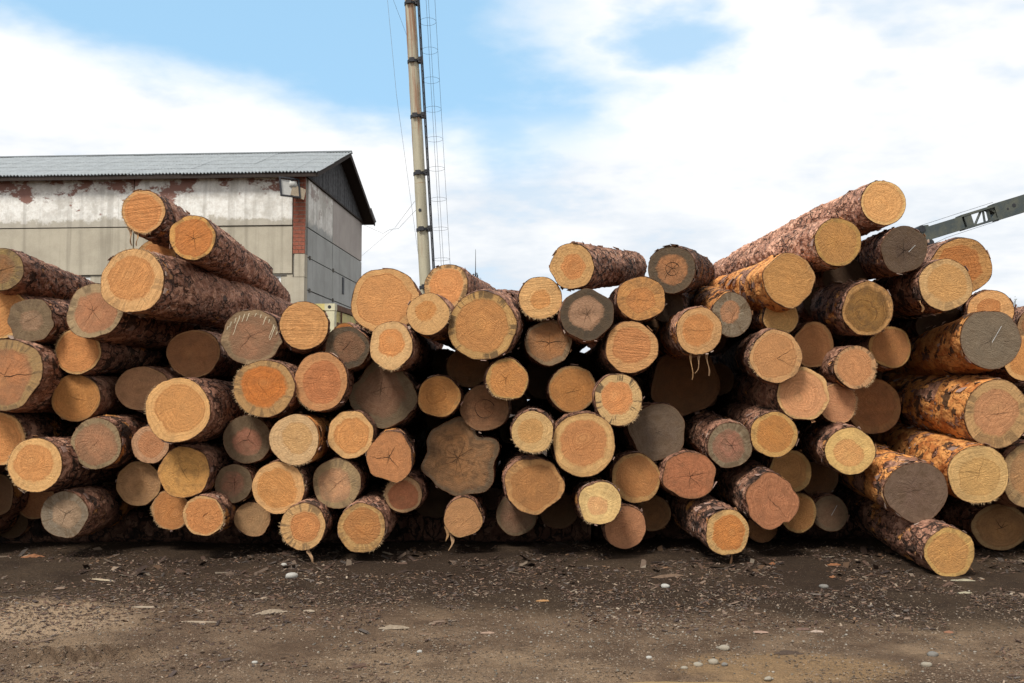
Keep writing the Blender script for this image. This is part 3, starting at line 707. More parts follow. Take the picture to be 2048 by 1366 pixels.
for q in np.linspace(-0.3, 0.6, 5): m.tube([(q, -0.34, h_(564)), (q, -0.34, h_(556))], 0.02, 4)
m.tube([(-0.35, -0.34, h_(556)), (0.62, -0.34, h_(556))], 0.02, 4); m.build('platform', M_steel_dark, ms)
for x0, y0 in ((-0.25, 553), (0.22, 555), (0.05, 550)): MB().tube([(x0, -0.3, h_(y0)), (x0, -0.3, h_(y0 - 5))], 0.09, 6).build('panel_antenna', M_steel_dark, ms)

sp_, ks = unproj(2030, 600, 32.0)
tr = thing('sapling', 'thin sapling top poking up behind the logs at the picture edge', 'tree', (sp_.x, 32, 0))
rt = random.Random(11); m = MB(); lv = []; lf = []
m.tube([(0, 0, 0), (0.1, 0, sp_.z * 0.5), (0, 0, sp_.z)], [0.05, 0.03, 0.006], 6)
for k in range(70):
    z = sp_.z * (0.25 + 0.75 * rt.random()); a = rt.random() * 6.28; L = (sp_.z - z) * 0.35 + 0.14
    e = Vector((math.cos(a) * L * 0.6, math.sin(a) * L * 0.6, z + L * 0.7)); m.tube([(0, 0, z), e], [0.008, 0.004], 4, caps=False)
    for q in range(9):
        c = Vector((0, 0, z)).lerp(e, 0.3 + 0.7 * rt.random()) + Vector((rt.gauss(0, .03), rt.gauss(0, .03), rt.gauss(0, .03))); n0 = len(lv)
        u_ = Vector((rt.gauss(0, 1), rt.gauss(0, 1), rt.gauss(0, 1))).normalized() * 0.022; v_ = u_.orthogonal().normalized() * 0.012
        lv += [c - u_, c + v_, c + u_, c - v_]; lf.append((n0, n0 + 1, n0 + 2, n0 + 3))
m.build('trunk', M_twig, tr)
link('crown', mesh_np('crown', [tuple(q) for q in lv], np.array(lf), [M_leaf]), tr)
# ------------------------------------------------------------------ the log pile
# type: sapwood colour, heartwood colour, ring, saw, stain, grey, dirt
TYPES = {
 'F': ((0.60, 0.385, 0.175), (0.53, 0.265, 0.100), 0.40, 0.20, 0.14, 0.06, 0.10),   # fresh cut
 'O': ((0.52, 0.300, 0.105), (0.47, 0.195, 0.058), 0.38, 0.25, 0.30, 0.10, 0.15),   # orange
 'M': ((0.50, 0.320, 0.140), (0.46, 0.215, 0.080), 0.45, 0.22, 0.75, 0.12, 0.10),   # fresh with blue stain
 'W': ((0.36, 0.290, 0.180), (0.40, 0.210, 0.110), 0.35, 0.20, 0.60, 0.45, 0.15),   # part weathered
 'G': ((0.18, 0.142, 0.092), (0.30, 0.175, 0.105), 0.45, 0.20, 0.75, 0.55, 0.30),   # grey ring, brown heart
 'D': ((0.084, 0.062, 0.042), (0.115, 0.080, 0.056), 0.40, 0.25, 0.45, 0.30, 0.45), # dark weathered
 'P': ((0.42, 0.220, 0.125), (0.40, 0.175, 0.088), 0.40, 0.25, 0.15, 0.08, 0.15),   # pinkish
 'B': ((0.34, 0.205, 0.105), (0.33, 0.165, 0.075), 0.35, 0.20, 0.30, 0.20, 0.25),   # dull brown, also dim logs with shade put into the colour
}
LOGS = [
 (287,423,39,43.5,.25,'F',.86,dict(back=(520,545),dense=1,fz=(150,290),strip=[(225,.16),(250,.12)],fl=1.4,saw=.5,ang=8),'topmost log of the mound in front of the warehouse, shaggy bark hanging below'),
 (385,475,43.5,45,.0,'O',.84,dict(back=(556,600),dense=1,c=[(150,.5,5),(95,.42,5),(15,.45,5),(270,.65,6),(205,.3,4)],orange=.25,stain=.5),'orange-faced log with star crack leaning beside the topmost log of the mound'),
 (313,515,37,37,1.3,'F',.8,dict(back=(470,600)),'half-hidden log end peeping between the two highest logs of the mound'),
 (265,562,63,64,-.35,'F',.72,dict(back=(577,648),dense=1,fl=1.5,stain=.35,ang=62,saw=.45,taper=.95,fz=(40,110)),'large fresh log with long rough bark shaft, widest of the warehouse-side mound'),
 (3,538,42,42,.3,'G',.7,dict(back=(300,640),dense=1,fl=1.3,sap=(.33,.24,.09),heart=(.26,.14,.06),c=[(20,.7,6),(190,.5,5),(265,.4,4)]),'long log with dark yellow face cut by the frame below the warehouse wall'),
 (188.5,622,51,56,.0,'W',.76,dict(c=[(140,.6,4),(120,.5,4),(45,.35,4),(235,.55,4),(320,.62,5)],sap=(.40,.32,.19),grey=.25,orange=.2),'pale-ringed log with star crack tucked under the large fresh log'),
 (61,640.5,45,42,.2,'G',.5,dict(c=[(30,.35,3),(200,.3,3)],irr=.03,heart=(.25,.18,.12)),'grey weathered log in front of a bright half-hidden face near the frame edge'),
 (2,628,52,50,.55,'F',.9,dict(saw=.6,ang=35),'bright sawn face half hidden by the grey weathered log at the frame edge'),
 (156,702,45,46,.3,'F',.9,dict(fz=(120,200),orange=.3,black=.4),'plain pale log directly beneath the pale-ringed star-cracked log'),
 (387,707,51,48,.65,'B',.95,dict(sap=(.42,.25,.12),ring=.25),'smooth shaded tan log under the long shaft of the large mound log'),  # shade under the shaft put into a duller wood colour
 (503,674,59,55,.3,'W',.8,dict(c=[(115,.5,5),(20,.75,5),(180,.6,4),(232,.75,6),(330,.4,4)],irr=.035,grey=.5,drip=1,heart=(.29,.17,.10)),'weathered lobed log end with cream resin dripping down its face'),
 (10,748,62,75,.0,'W',.78,dict(c=[(172,.9,4),(5,.95,9),(55,.4,4)],irr=.03,sap=(.46,.31,.13),heart=(.42,.19,.09)),'big orange-brown cracked log cut off by the left frame edge, halfway down'),
 (151.5,796,45,47,.35,'O',.93,dict(c=[(160,.4,5),(350,.45,5)],sap=(.33,.19,.07),heart=(.38,.18,.06)),'brown-orange log with a short level crack beside the big cut-off log'),
 (284.5,777,51,44,.55,'B',.93,dict(sap=(.40,.25,.15),heart=(.40,.24,.14),ring=.3),'dull tan log overlapped by the large pale-ringed log below it'),
 (355,820,61,65,-.15,'F',.77,dict(fz=(130,190)),'large clean log with broad pale ring, biggest in the left middle rows'),
 (-5,878,50,54,.25,'F',.92,dict(fz=(330,60)),'plain tan log cut by the left frame edge, under the big cracked one'),
 (70,930,50,54,-.15,'F',.72,dict(fz=(160,260)),'bright log with wide pale ring and frayed lower rim near the bottom left'),
 (192.5,887,46,51,.15,'W',.82,dict(c=[(225,.3,3),(50,.3,3)],black=.4,orange=.5,heart=(.38,.22,.12)),'mottled log with grey-black rim, above and beside the frayed bright log'),
 (300,889,35,38,.3,'P',.68,dict(sap=(.50,.32,.20),heart=(.45,.23,.12)),'small pinkish log tucked against the underside of the large pale-ringed log'),
 (368,944.5,50,51,.05,'O',.95,dict(c=[(118,.5,4),(300,.6,5),(45,.35,4)],sap=(.44,.25,.085),heart=(.44,.25,.085),dirt=.35),'ochre log with a crooked crack under the large pale-ringed log'),
 (277,967,44,44,.4,'B',.93,dict(sap=(.42,.26,.13),heart=(.41,.25,.125)),'plain tan log half behind the ochre cracked one'),
 (128.5,1029,44,46,-.05,'G',.63,dict(c=[(150,.55,5),(35,.6,5),(255,.55,5)],orange=.55,sap=(.25,.235,.19),heart=(.36,.26,.19),back=(420,985)),'log with pale grey ring and y-shaped crack, lowest at the left'),
 (72,1003,36,36,.8,'B',.9,dict(),'dim log end deep behind the grey-ringed lowest left log'),
 (342,1020,36,40,.4,'M',.93,dict(fz=(170,240),sap=(.46,.30,.15)),'small frayed log peeking out below the ochre cracked log'),
 (406.5,1031.5,40,41,-.05,'F',.9,dict(c=[(35,.55,4),(60,.3,3)],orange=.5,fz=(320,20)),'bright bottom-row log with a short slanting crack, touching the small frayed log'),
 (467,967,37,38,.25,'G',.68,dict(c=[(170,.5,5),(80,.5,5),(5,.4,4),(280,.65,6),(40,.4,4)],heart=(.27,.15,.10),grey=.7),'small grey-rimmed log with a dark star crack'),
 (505,1038,35,35,.3,'P',.95,dict(sap=(.46,.29,.16),heart=(.46,.29,.16)),'small plain tan log in the bottom row, without cracks or ring'),
 (494,879,46,48,.25,'G',.6,dict(c=[(80,.75,6),(205,.7,6),(320,.5,5)],heart=(.33,.17,.11),grey=.45),'dark grey log with pink heart and three-armed crack'),
 (589,879,47,51,-.05,'F',.62,dict(orange=.9,black=.3,sap=(.62,.46,.25),heart=(.56,.37,.18),fz=(250,310)),'very pale log with stripped orange bark on its upper side'),
 (557,975.5,50,53,.0,'F',.76,dict(fz=(0,40)),'golden log with crisp pale ring, just below the very pale one'),
 (606,1053,44.5,46,-.15,'M',.66,dict(strip=[(285,.12)],stain=.65,fz=(170,230)),'bottom-row log with grey streaks on pale ring and a shred hanging beneath'),
 (723,1056,47,50,-.15,'M',.76,dict(fz=(290,350),stain=.35,ang=0),'lowest log of the bottom row\'s pair, frayed at its lower right rim'),
 (673.5,967,48,50,.1,'W',.72,dict(c=[(45,.5,4),(230,.6,4),(160,.4,3)],grey=.6,sap=(.45,.35,.20),heart=(.46,.29,.16)),'blotchy pale and grey log with fine star cracks above the bottom row'),
 (701,869,45,48,.1,'F',.76,dict(orange=.3),'clean pale-ringed log left of the deeply split log'),
 (780,914,45,51,.0,'P',.97,dict(c=[(178,.95,9),(60,.6,9),(318,.65,9),(95,.4,5),(250,.35,4)],irr=.035,orange=.5,fl=1.2,co=(-.05,.0),sap=(.40,.20,.09),heart=(.40,.19,.085)),'reddish log deeply split by three wide cracks'),
 (807,989,37,36,.2,'P',.8,dict(fz=(130,200),sap=(.44,.29,.17)),'small rough log beneath the deeply split one'),
 (641.5,763,52,59,.05,'F',.74,dict(fz=(180,260),sap=(.50,.28,.12),heart=(.45,.20,.085)),'tall oval orange-tan log with bristly left rim'),
 (528,776.5,60,57,.0,'O',.74,dict(c=[(120,.4,4),(300,.3,3)],fz=(110,260),stain=.5,heart=(.48,.18,.045),sap=(.42,.28,.12)),'vivid orange-hearted log with yellowish stained rim'),
 (608,651,48,48,.05,'F',.9,dict(back=(655,735),ang=0,saw=.5,fl=1.2,sap=(.55,.33,.14),heart=(.54,.30,.12)),'fresh log with level saw lines beside the yellow container'),
 (694,695.5,44,42,.15,'D',.72,dict(c=[(55,.4,7),(230,.35,6)],heart=(.16,.09,.055),sap=(.05,.045,.035)),'blackened log between two bright fresh ends'),
 (767,788,66,64,.35,'G',.75,dict(c=[(85,.5,5),(15,.55,5),(200,.4,4),(270,.45,4),(320,.5,4)],co=(-.1,.12),irr=.06,lob=3,heart=(.22,.135,.085),sap=(.17,.14,.09),grey=.35),'large grey-brown heart-shaped log end with bulging sides'),
 (782,690.5,44,47,-.15,'F',.62,dict(fz=(240,300),sap=(.60,.40,.20)),'fresh pale log overlapping the lower edge of the biggest top log'),
 (770,602,68,66,.25,'F',.80,dict(fl=1.4,sap=(.60,.38,.17),heart=(.56,.29,.12),saw=.15,fz=(215,260)),'very large fresh top log standing just left of the chimney foot'),
 (856,628,42,42,-.05,'F',.52,dict(fz=(330,20),ang=55),'small fresh log with wide pale ring, in front of the chimney foot'),
 (878,793,42,42,.3,'O',.9,dict(ring=.6,sap=(.46,.25,.09),heart=(.42,.20,.065)),'round orange log showing fine growth rings, beside the grey heart-shaped one'),
 (893,575,45,46,.6,'F',.78,dict(stain=.7,sap=(.55,.36,.17),heart=(.55,.27,.11),back=(975,600),fl=1.3),'log on top directly right of the chimney, grey smudge on its upper rim'),
 (964,652,68,69,-.05,'M',.78,dict(stain=.8,fl=1.3,heart=(.52,.25,.10),back=(1090,625),dense=1),'huge log with grey spots round its pale ring, centre of the upper row'),
 (1081,596,43,43,.2,'F',.46,dict(ang=5,saw=.45,fl=1.3,fz=(190,320)),'fresh log with small orange heart and wide pale ring, above the split-marked log'),
 (1097.5,685,47,45,.3,'W',.85,dict(c=[(5,.95,8),(170,.75,8),(90,.5,4),(270,.5,4),(220,.4,3),(240,.45,3)],heart=(.38,.19,.08),sap=(.30,.23,.14)),'log with one long level split across its brown face'),
 (1174,629,53,51,.05,'G',.66,dict(c=[(150,.4,4),(100,.55,4),(60,.5,4),(20,.3,3),(255,.55,4),(300,.5,4)],sap=(.055,.047,.033),heart=(.31,.20,.13),grey=.15,stain=.3,irr=.025),'log with thick black mossy ring and star-cracked brown heart'),
 (1144,532.5,45,45,.1,'F',.55,dict(back=(1262,534),L=3.2,dense=1,fl=1.5,ang=80,sap=(.58,.38,.17)),'short fresh log lying highest at the centre of the pile'),
 (1343,539,47,47,.3,'D',.66,dict(back=(1395,548),L=3,c=[(150,.55,7),(40,.5,6),(100,.45,5),(230,.6,7),(300,.5,5),(0,.4,5)],cring=.28,heart=(.30,.15,.07),sap=(.06,.048,.036),btone=.45,fl=1.6,dense=1),'blackened top log with a ring-shaped crack in its brown heart'),
 (1282,597,48,44,.3,'O',.58,dict(stain=.3,fl=1.3,sap=(.50,.28,.11),heart=(.45,.22,.08),dirt=.3),'orange log with torn bark on top, below the blackened ring-cracked log'),
 (1263,694.5,53,51,.1,'F',.72,dict(ang=175,saw=.45,sap=(.50,.29,.13),heart=(.44,.21,.09)),'round tan log with level saw lines under the orange torn-bark log'),
 (1398,662,45,47,.0,'F',.68,dict(back=(1275,692),orange=.6,fl=1.6,strip=[(255,.22),(275,.16),(295,.2)],c=[(5,.7,3),(180,.65,3)],dense=1),'bright log with shredded bark strips hanging under it'),
 (1464,629.5,38,45,.3,'G',.55,dict(back=(1345,600),orange=.6,dense=1,c=[(60,.5,4),(250,.5,4),(120,.3,3)],sap=(.24,.23,.18),heart=(.42,.24,.14),btone=.8),'narrow grey log with pinkish heart, touching the bright shredded-bark log'),
 (1578,560,48,54,.05,'F',.93,dict(back=(1350,622),orange=.75,dense=1,irr=.03,stain=.4,sap=(.55,.34,.14),heart=(.53,.29,.11)),'large fresh log with smooth golden bark flank under the two long top logs'),
 (1676,484,43,48,-.05,'O',.85,dict(back=(1446,548),dense=1,fl=1.5,bl=1.2,btone=1.5,orange=.05,black=.0,sap=(.52,.31,.11),heart=(.50,.28,.10),ring=.3),'second-highest long log on the right mound, shaft of scaly pink-brown bark'),
 (1767,405.5,44,45,.1,'F',.88,dict(back=(1478,528),dense=1,fl=1.2,bl=1.15,btone=1.55,black=.0,sap=(.56,.37,.17),heart=(.52,.30,.13)),'highest log of the whole pile, long scaly shaft against the sky'),
 (1808,499,43,46,.05,'D',.9,dict(back=(1625,550),dense=1,c=[(95,.55,6),(155,.6,5),(20,.5,5),(215,.6,5),(280,.5,5),(330,.5,4)],mark=(1.0,.55,.25),sap=(.085,.068,.05),heart=(.10,.075,.055),fl=1.4,black=.4),'dark weathered log end just below the crane boom tip'),
 (1920,534,57,57,.65,'O',.75,dict(back=(1800,545),dense=1,ang=5,saw=.5,sap=(.52,.31,.12),heart=(.47,.21,.07),stain=.3),'big orange-streaked log partly hidden, right below the crane boom'),
 (1891,569.5,51,51,-.05,'F',.74,dict(back=(1670,640),dense=1,stain=.3,fl=1.3,black=.4,orange=.35,sap=(.55,.38,.18),heart=(.52,.31,.13),strip=[(215,.1)]),'round fresh log with rough black-flecked bark, overlapping the big streaked one'),
 (1735.5,617.5,47,54,.05,'O',.84,dict(back=(1510,600),dense=1,fl=1.7,black=.4,orange=.4,heart=(.30,.17,.055),sap=(.55,.33,.13),ring=.7,dirt=.45),'log with dark olive heart inside a thin pale ring and shaggy bark'),
 (1981,622,43,41,.5,'F',.5,dict(back=(1900,640),heart=(.46,.23,.09)),'half-hidden tan log resting on the slate-grey log'),
 (1981,679,54,59,-.1,'D',.99,dict(back=(1660,750),dense=1,orange=.85,c=[(60,.3,4),(200,.4,3),(280,.4,3)],mark=(.15,.1,.75),sap=(.14,.115,.095),heart=(.14,.112,.09),ring=.2,dirt=.15),'slate-grey log end with a white scratch, thick orange-peeled shaft'),
 (2052,716,42,46,.5,'F',.8,dict(),'tan log cut by the right frame edge beneath the slate-grey one'),
 (2085,650,44,40,1.0,'B',.8,dict(back=(1990,662),dense=1),'bark shaft entering at the right frame edge behind the slate-grey log'),
 (1552,713,50,53,-.05,'F',.85,dict(fz=(150,230),c=[(25,.85,5),(335,.8,4)],sap=(.50,.31,.15),heart=(.46,.24,.11),stain=.35,back=(1440,730)),'orange-tan log with bristly left rim and two knots of bark at right'),
 (1627,690.5,40,46,.5,'F',.9,dict(sap=(.46,.27,.13),heart=(.44,.23,.11)),'plain log half hidden behind the bristly orange-tan one'),
 (1711,734,40,43,.15,'M',.83,dict(fz=(290,10),sap=(.46,.29,.15),heart=(.45,.24,.12),orange=.4),'round log with flecked rim under the shaggy olive-hearted log'),
 (1780.5,694,41,42,.5,'M',.9,dict(sap=(.48,.29,.12),heart=(.45,.24,.10),stain=.4,c=[(100,.3,3)]),'tan log with spotted lower rim beside the thick orange-peeled shaft'),
 (1562,632.5,34,36,.4,'F',.9,dict(back=(1410,625),sap=(.54,.37,.18),heart=(.52,.32,.14)),'small pale log beneath the large golden-flanked log'),
 (1606,787.5,50,53,.05,'F',.88,dict(stain=.5,sap=(.50,.32,.16),heart=(.48,.27,.13),ring=.4,irr=.02),'log with wavy growth rings and notched rim, above a ringed smooth one'),
 (1675.5,806,36,40,.3,'P',.92,dict(fz=(320,80),sap=(.50,.32,.17),heart=(.46,.25,.13)),'small fuzzy-edged log wedged between the wavy-ringed and dim logs'),
 (1747,812,49,56,.8,'B',.82,dict(sap=(.36,.22,.10),heart=(.31,.16,.075)),'dim brown log set back behind the small fuzzy-edged one'),
 (1548,869,46,45,.05,'O',.80,dict(back=(1410,800),dense=1,ring=.45,sap=(.55,.34,.13),heart=(.47,.22,.07)),'clean log with evenly ringed orange heart and narrow pale ring'),
 (1460,890.5,43,46,.15,'G',.72,dict(back=(1310,800),dense=1,c=[(60,.45,5),(170,.5,5),(130,.5,5),(300,.45,5),(10,.4,4)],sap=(.30,.27,.19),heart=(.36,.19,.125),orange=.35),'log with silver-grey rim and cracked pink-brown heart'),
 (1315,863,56,57,.35,'D',.99,dict(irr=.03,c=[(20,.4,3),(340,.5,3),(100,.4,3)],sap=(.105,.085,.068),heart=(.105,.082,.064)),'flat dark grey log end in the middle of the pile'),
 (1237,799,47,52,.05,'M',.66,dict(fz=(280,350),stain=.95,heart=(.50,.24,.10),sap=(.48,.34,.18)),'log with grey spokes striping its pale ring round an orange heart'),
 (1145,778,47,47,.3,'O',.92,dict(c=[(190,.4,5),(20,.4,4),(60,.3,3)],co=(.0,-.1),sap=(.30,.19,.085),heart=(.38,.18,.06)),'dark orange log with small central crack, left of the grey-spoked log'),
 (1168,889,63,64,-.05,'F',.74,dict(ring=.5,sap=(.56,.37,.16),heart=(.47,.23,.095)),'large round log with broad ring, at the centre of the pile'),
 (1065,864,42,42,-.1,'F',.62,dict(back=(1086,812),dense=1,fz=(200,340),sap=(.60,.42,.20),heart=(.52,.31,.13)),'bright small log showing rough bark above its face, beside the large round one'),
 (1014.5,758,41,42,.0,'O',.9,dict(c=[(130,.5,4),(50,.35,4),(270,.6,4),(200,.4,3)],irr=.03,fz=(190,290),sap=(.46,.29,.11),heart=(.46,.24,.08)),'orange log with crumbly pale rim and thin star cracks'),
 (936,734,43,40,.75,'B',.85,dict(sap=(.25,.14,.06),heart=(.23,.12,.05)),'dim brown log in the shadow under the huge spotted log'),  # shadow of the log above painted into its wood colours
 (969,816.5,48,46,.4,'B',.9,dict(c=[(330,.6,4),(80,.4,4),(20,.4,3)],cring=.4,sap=(.26,.145,.08),heart=(.25,.13,.07),dirt=.35),'dull brown log with faint ring cracks, left of the bright small log'),
 (920,917,78,72,.45,'G',.9,dict(irr=.055,lob=6,c=[(110,.75,5),(70,.6,5),(30,.5,5),(345,.6,5),(180,.4,4),(215,.6,5),(265,.55,5),(290,.7,5),(140,.6,4)],sap=(.13,.105,.07),heart=(.30,.165,.08),dirt=.6,grey=.45),'flared dark root-end log with lobed outline and many cracks'),
 (1067.5,971,57,57,.0,'O',.82,dict(irr=.03,ring=.5,fl=1.2,sap=(.50,.31,.13),heart=(.42,.21,.08),orange=.3),'log with eccentric rings and ragged bark rim, right of the flared root-end'),
 (926,1035.5,38,39,.25,'P',.95,dict(sap=(.47,.28,.13),heart=(.46,.27,.125),strip=[(210,.13),(235,.15)]),'small tan log alone in the bottom row below the flared root-end'),
 (1033,1030,41,41,.6,'G',.85,dict(sap=(.16,.125,.085),heart=(.22,.14,.09)),'dark mottled log peeking out under the ragged-rimmed log'),
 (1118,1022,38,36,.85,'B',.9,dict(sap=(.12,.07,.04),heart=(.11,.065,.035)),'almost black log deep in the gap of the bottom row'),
 (1200,1006,43,42,-.2,'F',.48,dict(back=(1150,965),dense=1,fl=1.4,ang=85,fz=(190,250),sap=(.58,.42,.21),heart=(.56,.35,.17)),'very pale bottom log with small heart and rough bark on its shoulder'),
 (1272,956,48,50,.3,'O',.85,dict(sap=(.46,.29,.12),heart=(.43,.22,.085)),'smooth tan log between the large round and the reddish cracked logs'),
 (1250,1054,41,44,.2,'P',.9,dict(c=[(60,.25,3),(200,.25,3)],back=(1195,1010),sap=(.42,.21,.115),heart=(.39,.19,.10)),'pinkish log lowest at the centre, under the very pale one'),
 (1305,1026,36,36,.7,'B',.85,dict(sap=(.30,.18,.085),heart=(.25,.13,.06)),'dim log behind the pinkish lowest log'),
 (1379,950.5,52,47,.15,'P',.95,dict(c=[(178,.8,4),(10,.7,5),(262,.55,5),(315,.75,5),(95,.4,4),(45,.5,4)],ang=88,saw=.35,irr=.03,sap=(.36,.165,.085),heart=(.38,.17,.085),dirt=.3),'reddish-brown log with fine criss-cross cracks'),
 (1544,1003,51,54,-.05,'P',.98,dict(back=(1300,860),dense=1,irr=.03,lob=2,ang=80,saw=.4,c=[(315,.9,5),(120,.3,4)],sap=(.44,.22,.12),heart=(.43,.20,.105),notch=(300,.10),orange=.35),'salmon-pink log with a notch broken from its lower rim'),
 (1455,1065,45,45,-.25,'O',.76,dict(back=(1215,915),dense=1,strip=[(285,.2)],orange=.4,black=.45,sap=(.56,.37,.16),heart=(.47,.20,.06)),'low orange-hearted log jutting out with a bark shred dangling beneath'),
 (1580,943,40,44,.4,'O',.83,dict(sap=(.48,.31,.13),heart=(.45,.25,.10)),'tan log behind the salmon-pink notched one'),
 (1597,1026,34,40,.5,'O',.85,dict(sap=(.42,.27,.11),heart=(.40,.22,.08)),'tan log squeezed below, beside the salmon-pink one'),
 (1638,956,38,37,.9,'B',.85,dict(sap=(.20,.115,.055),heart=(.19,.10,.045)),'dim round log in shadow left of the long wet-ended log'),  # shade put into the sap and heart colours
 (1660.5,1027,33,36,.6,'G',.8,dict(mark=(.5,.2,.35),sap=(.15,.12,.09),heart=(.19,.12,.08)),'small dim grey log low beside the jutting bottom log'),
 (1524,1055,30,30,.85,'B',.9,dict(sap=(.30,.16,.08)),'small dim log between the two jutting bottom logs\' shadows'),
 (1700.5,902,48,47,-.1,'F',.60,dict(back=(1490,835),dense=1,orange=.35,sap=(.60,.42,.18),heart=(.54,.33,.13)),'bright yellowish log with wide ring jutting above the wet-ended log'),
 (1833,984,58,60,-.3,'D',.99,dict(back=(1570,845),dense=1,orange=.65,fl=1.4,sap=(.15,.105,.082),heart=(.145,.10,.078),ring=.25,strip=[(170,.18)],c=[(5,.3,4),(190,.3,4)]),'long jutting log with dark wet brown-grey end'),
 (1957,949.5,57,59,-.2,'F',.68,dict(back=(1620,815),dense=1,orange=.8,fz=(250,310),c=[(172,.75,4),(260,.3,3),(75,.5,3)],sap=(.60,.43,.19),heart=(.55,.34,.15)),'large pale yellow log with torn orange bark, low at right'),
 (1994,828,60,68,-.1,'W',.68,dict(back=(1600,755),dense=1,orange=.75,black=.3,c=[(180,.3,6),(0,.35,7),(95,.3,3)],stain=.5,grey=.1,sap=(.50,.35,.16),heart=(.50,.28,.14),fl=1.3),'big oval log with short level crack and peeling orange bark at right'),
 (1899.5,1105,47,49,-.65,'O',.82,dict(back=(1570,930),dense=1,orange=.45,black=.35,sap=(.56,.38,.15),heart=(.47,.26,.095),stain=.3),'lowest log at right, jutting farthest out and touching the ground'),
 (2000,1054,50,47,.45,'B',.85,dict(c=[(120,.5,10),(60,.4,9),(200,.3,8),(20,.4,8)],sap=(.38,.25,.12),heart=(.36,.20,.09)),'shaded log with black blotched centre behind the lowest jutting one'),
 (2062,952,50,68,.0,'W',.7,dict(sap=(.44,.32,.15),heart=(.44,.26,.12),stain=.5,orange=.4),'tall yellowish log cut by the right frame edge, low down'),
 (1370,765,66,70,1.25,'B',.93,dict(irr=.04,sap=(.20,.10,.045),heart=(.18,.09,.04)),'large very dark log end sunk in the hollow right of centre'),  # deep shade of the hollow painted into the wood colours
 (690,668,22,22,1.6,'O',.9,dict(back=(780,690)),'little orange log end peeping out above the blackened log'),
 (-22,990,46,46,.5,'B',.9,dict(sap=(.16,.10,.05),heart=(.14,.08,.04)),'added log, coloured as shade, cut by the left frame edge, below the frayed bright log'),  # this and the next log added to blacken the corner, shade in their colour
 (22,1046,30,30,.9,'B',.9,dict(sap=(.10,.06,.035),heart=(.09,.055,.03)),'added log, coloured as shade, low in the left corner of the pile'),
 (-95,1040,48,48,.2,'O',.8,dict(),'orange log just outside the left frame edge in the bottom row'),
 (1092,756,44,44,1.3,'B',.9,dict(sap=(.09,.055,.03),heart=(.08,.05,.03),btone=.5),'added small filler log, coloured as shade, deep behind the orange crumbly-rimmed log'),  # fillers added to close bright holes, their near-black wood painted as shade
 (866,1002,36,36,1.0,'B',.9,dict(sap=(.07,.045,.03),heart=(.07,.045,.03),btone=.5),'added filler log, coloured as shade, in the hole below the flared root-end'),
 (985,1010,34,34,1.1,'B',.9,dict(sap=(.07,.045,.03),heart=(.07,.045,.03),btone=.5),'added filler log, coloured as shade, in the hole right of the lone small tan log'),
 (1640,606,32,32,1.2,'B',.9,dict(sap=(.07,.045,.03),heart=(.07,.045,.03),btone=.5),'added filler log, coloured as shade, in the hole under the two long top logs'),
 (1690,556,42,42,1.1,'B',.9,dict(sap=(.07,.045,.03),heart=(.07,.045,.03),btone=.5),'added filler log, coloured as shade, in the hole left of the dark weathered end'),
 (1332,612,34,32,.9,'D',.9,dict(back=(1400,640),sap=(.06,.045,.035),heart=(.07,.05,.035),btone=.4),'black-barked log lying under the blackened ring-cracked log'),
 (1792,598,34,34,1.2,'B',.9,dict(sap=(.07,.045,.03),heart=(.07,.045,.03),btone=.5),'added filler log, coloured as shade, in the hole beneath the dark weathered end'),  # two more added fillers, gap shade put into their wood colour
 (1868,652,34,30,1.2,'B',.9,dict(sap=(.07,.045,.03),heart=(.07,.045,.03),btone=.5),'added filler log, coloured as shade, in the hole above the thick orange-peeled shaft'),
 (-105,935,52,52,.1,'F',.8,dict(),'pale log just outside the left frame edge in the second row'),
 (-100,820,52,52,.2,'F',.8,dict(),'pale log just outside the left frame edge, halfway up'),
 (-105,710,52,52,.2,'W',.8,dict(),'weathered log just outside the left frame edge, near the top'),
 (2150,1050,50,50,.2,'O',.8,dict(),'orange log just outside the right frame edge in the bottom row'),
 (2165,930,52,52,.2,'F',.8,dict(),'pale log just outside the right frame edge in the second row'),
 (2150,815,52,52,.2,'W',.8,dict(),'weathered log just outside the right frame edge, halfway up'),
]
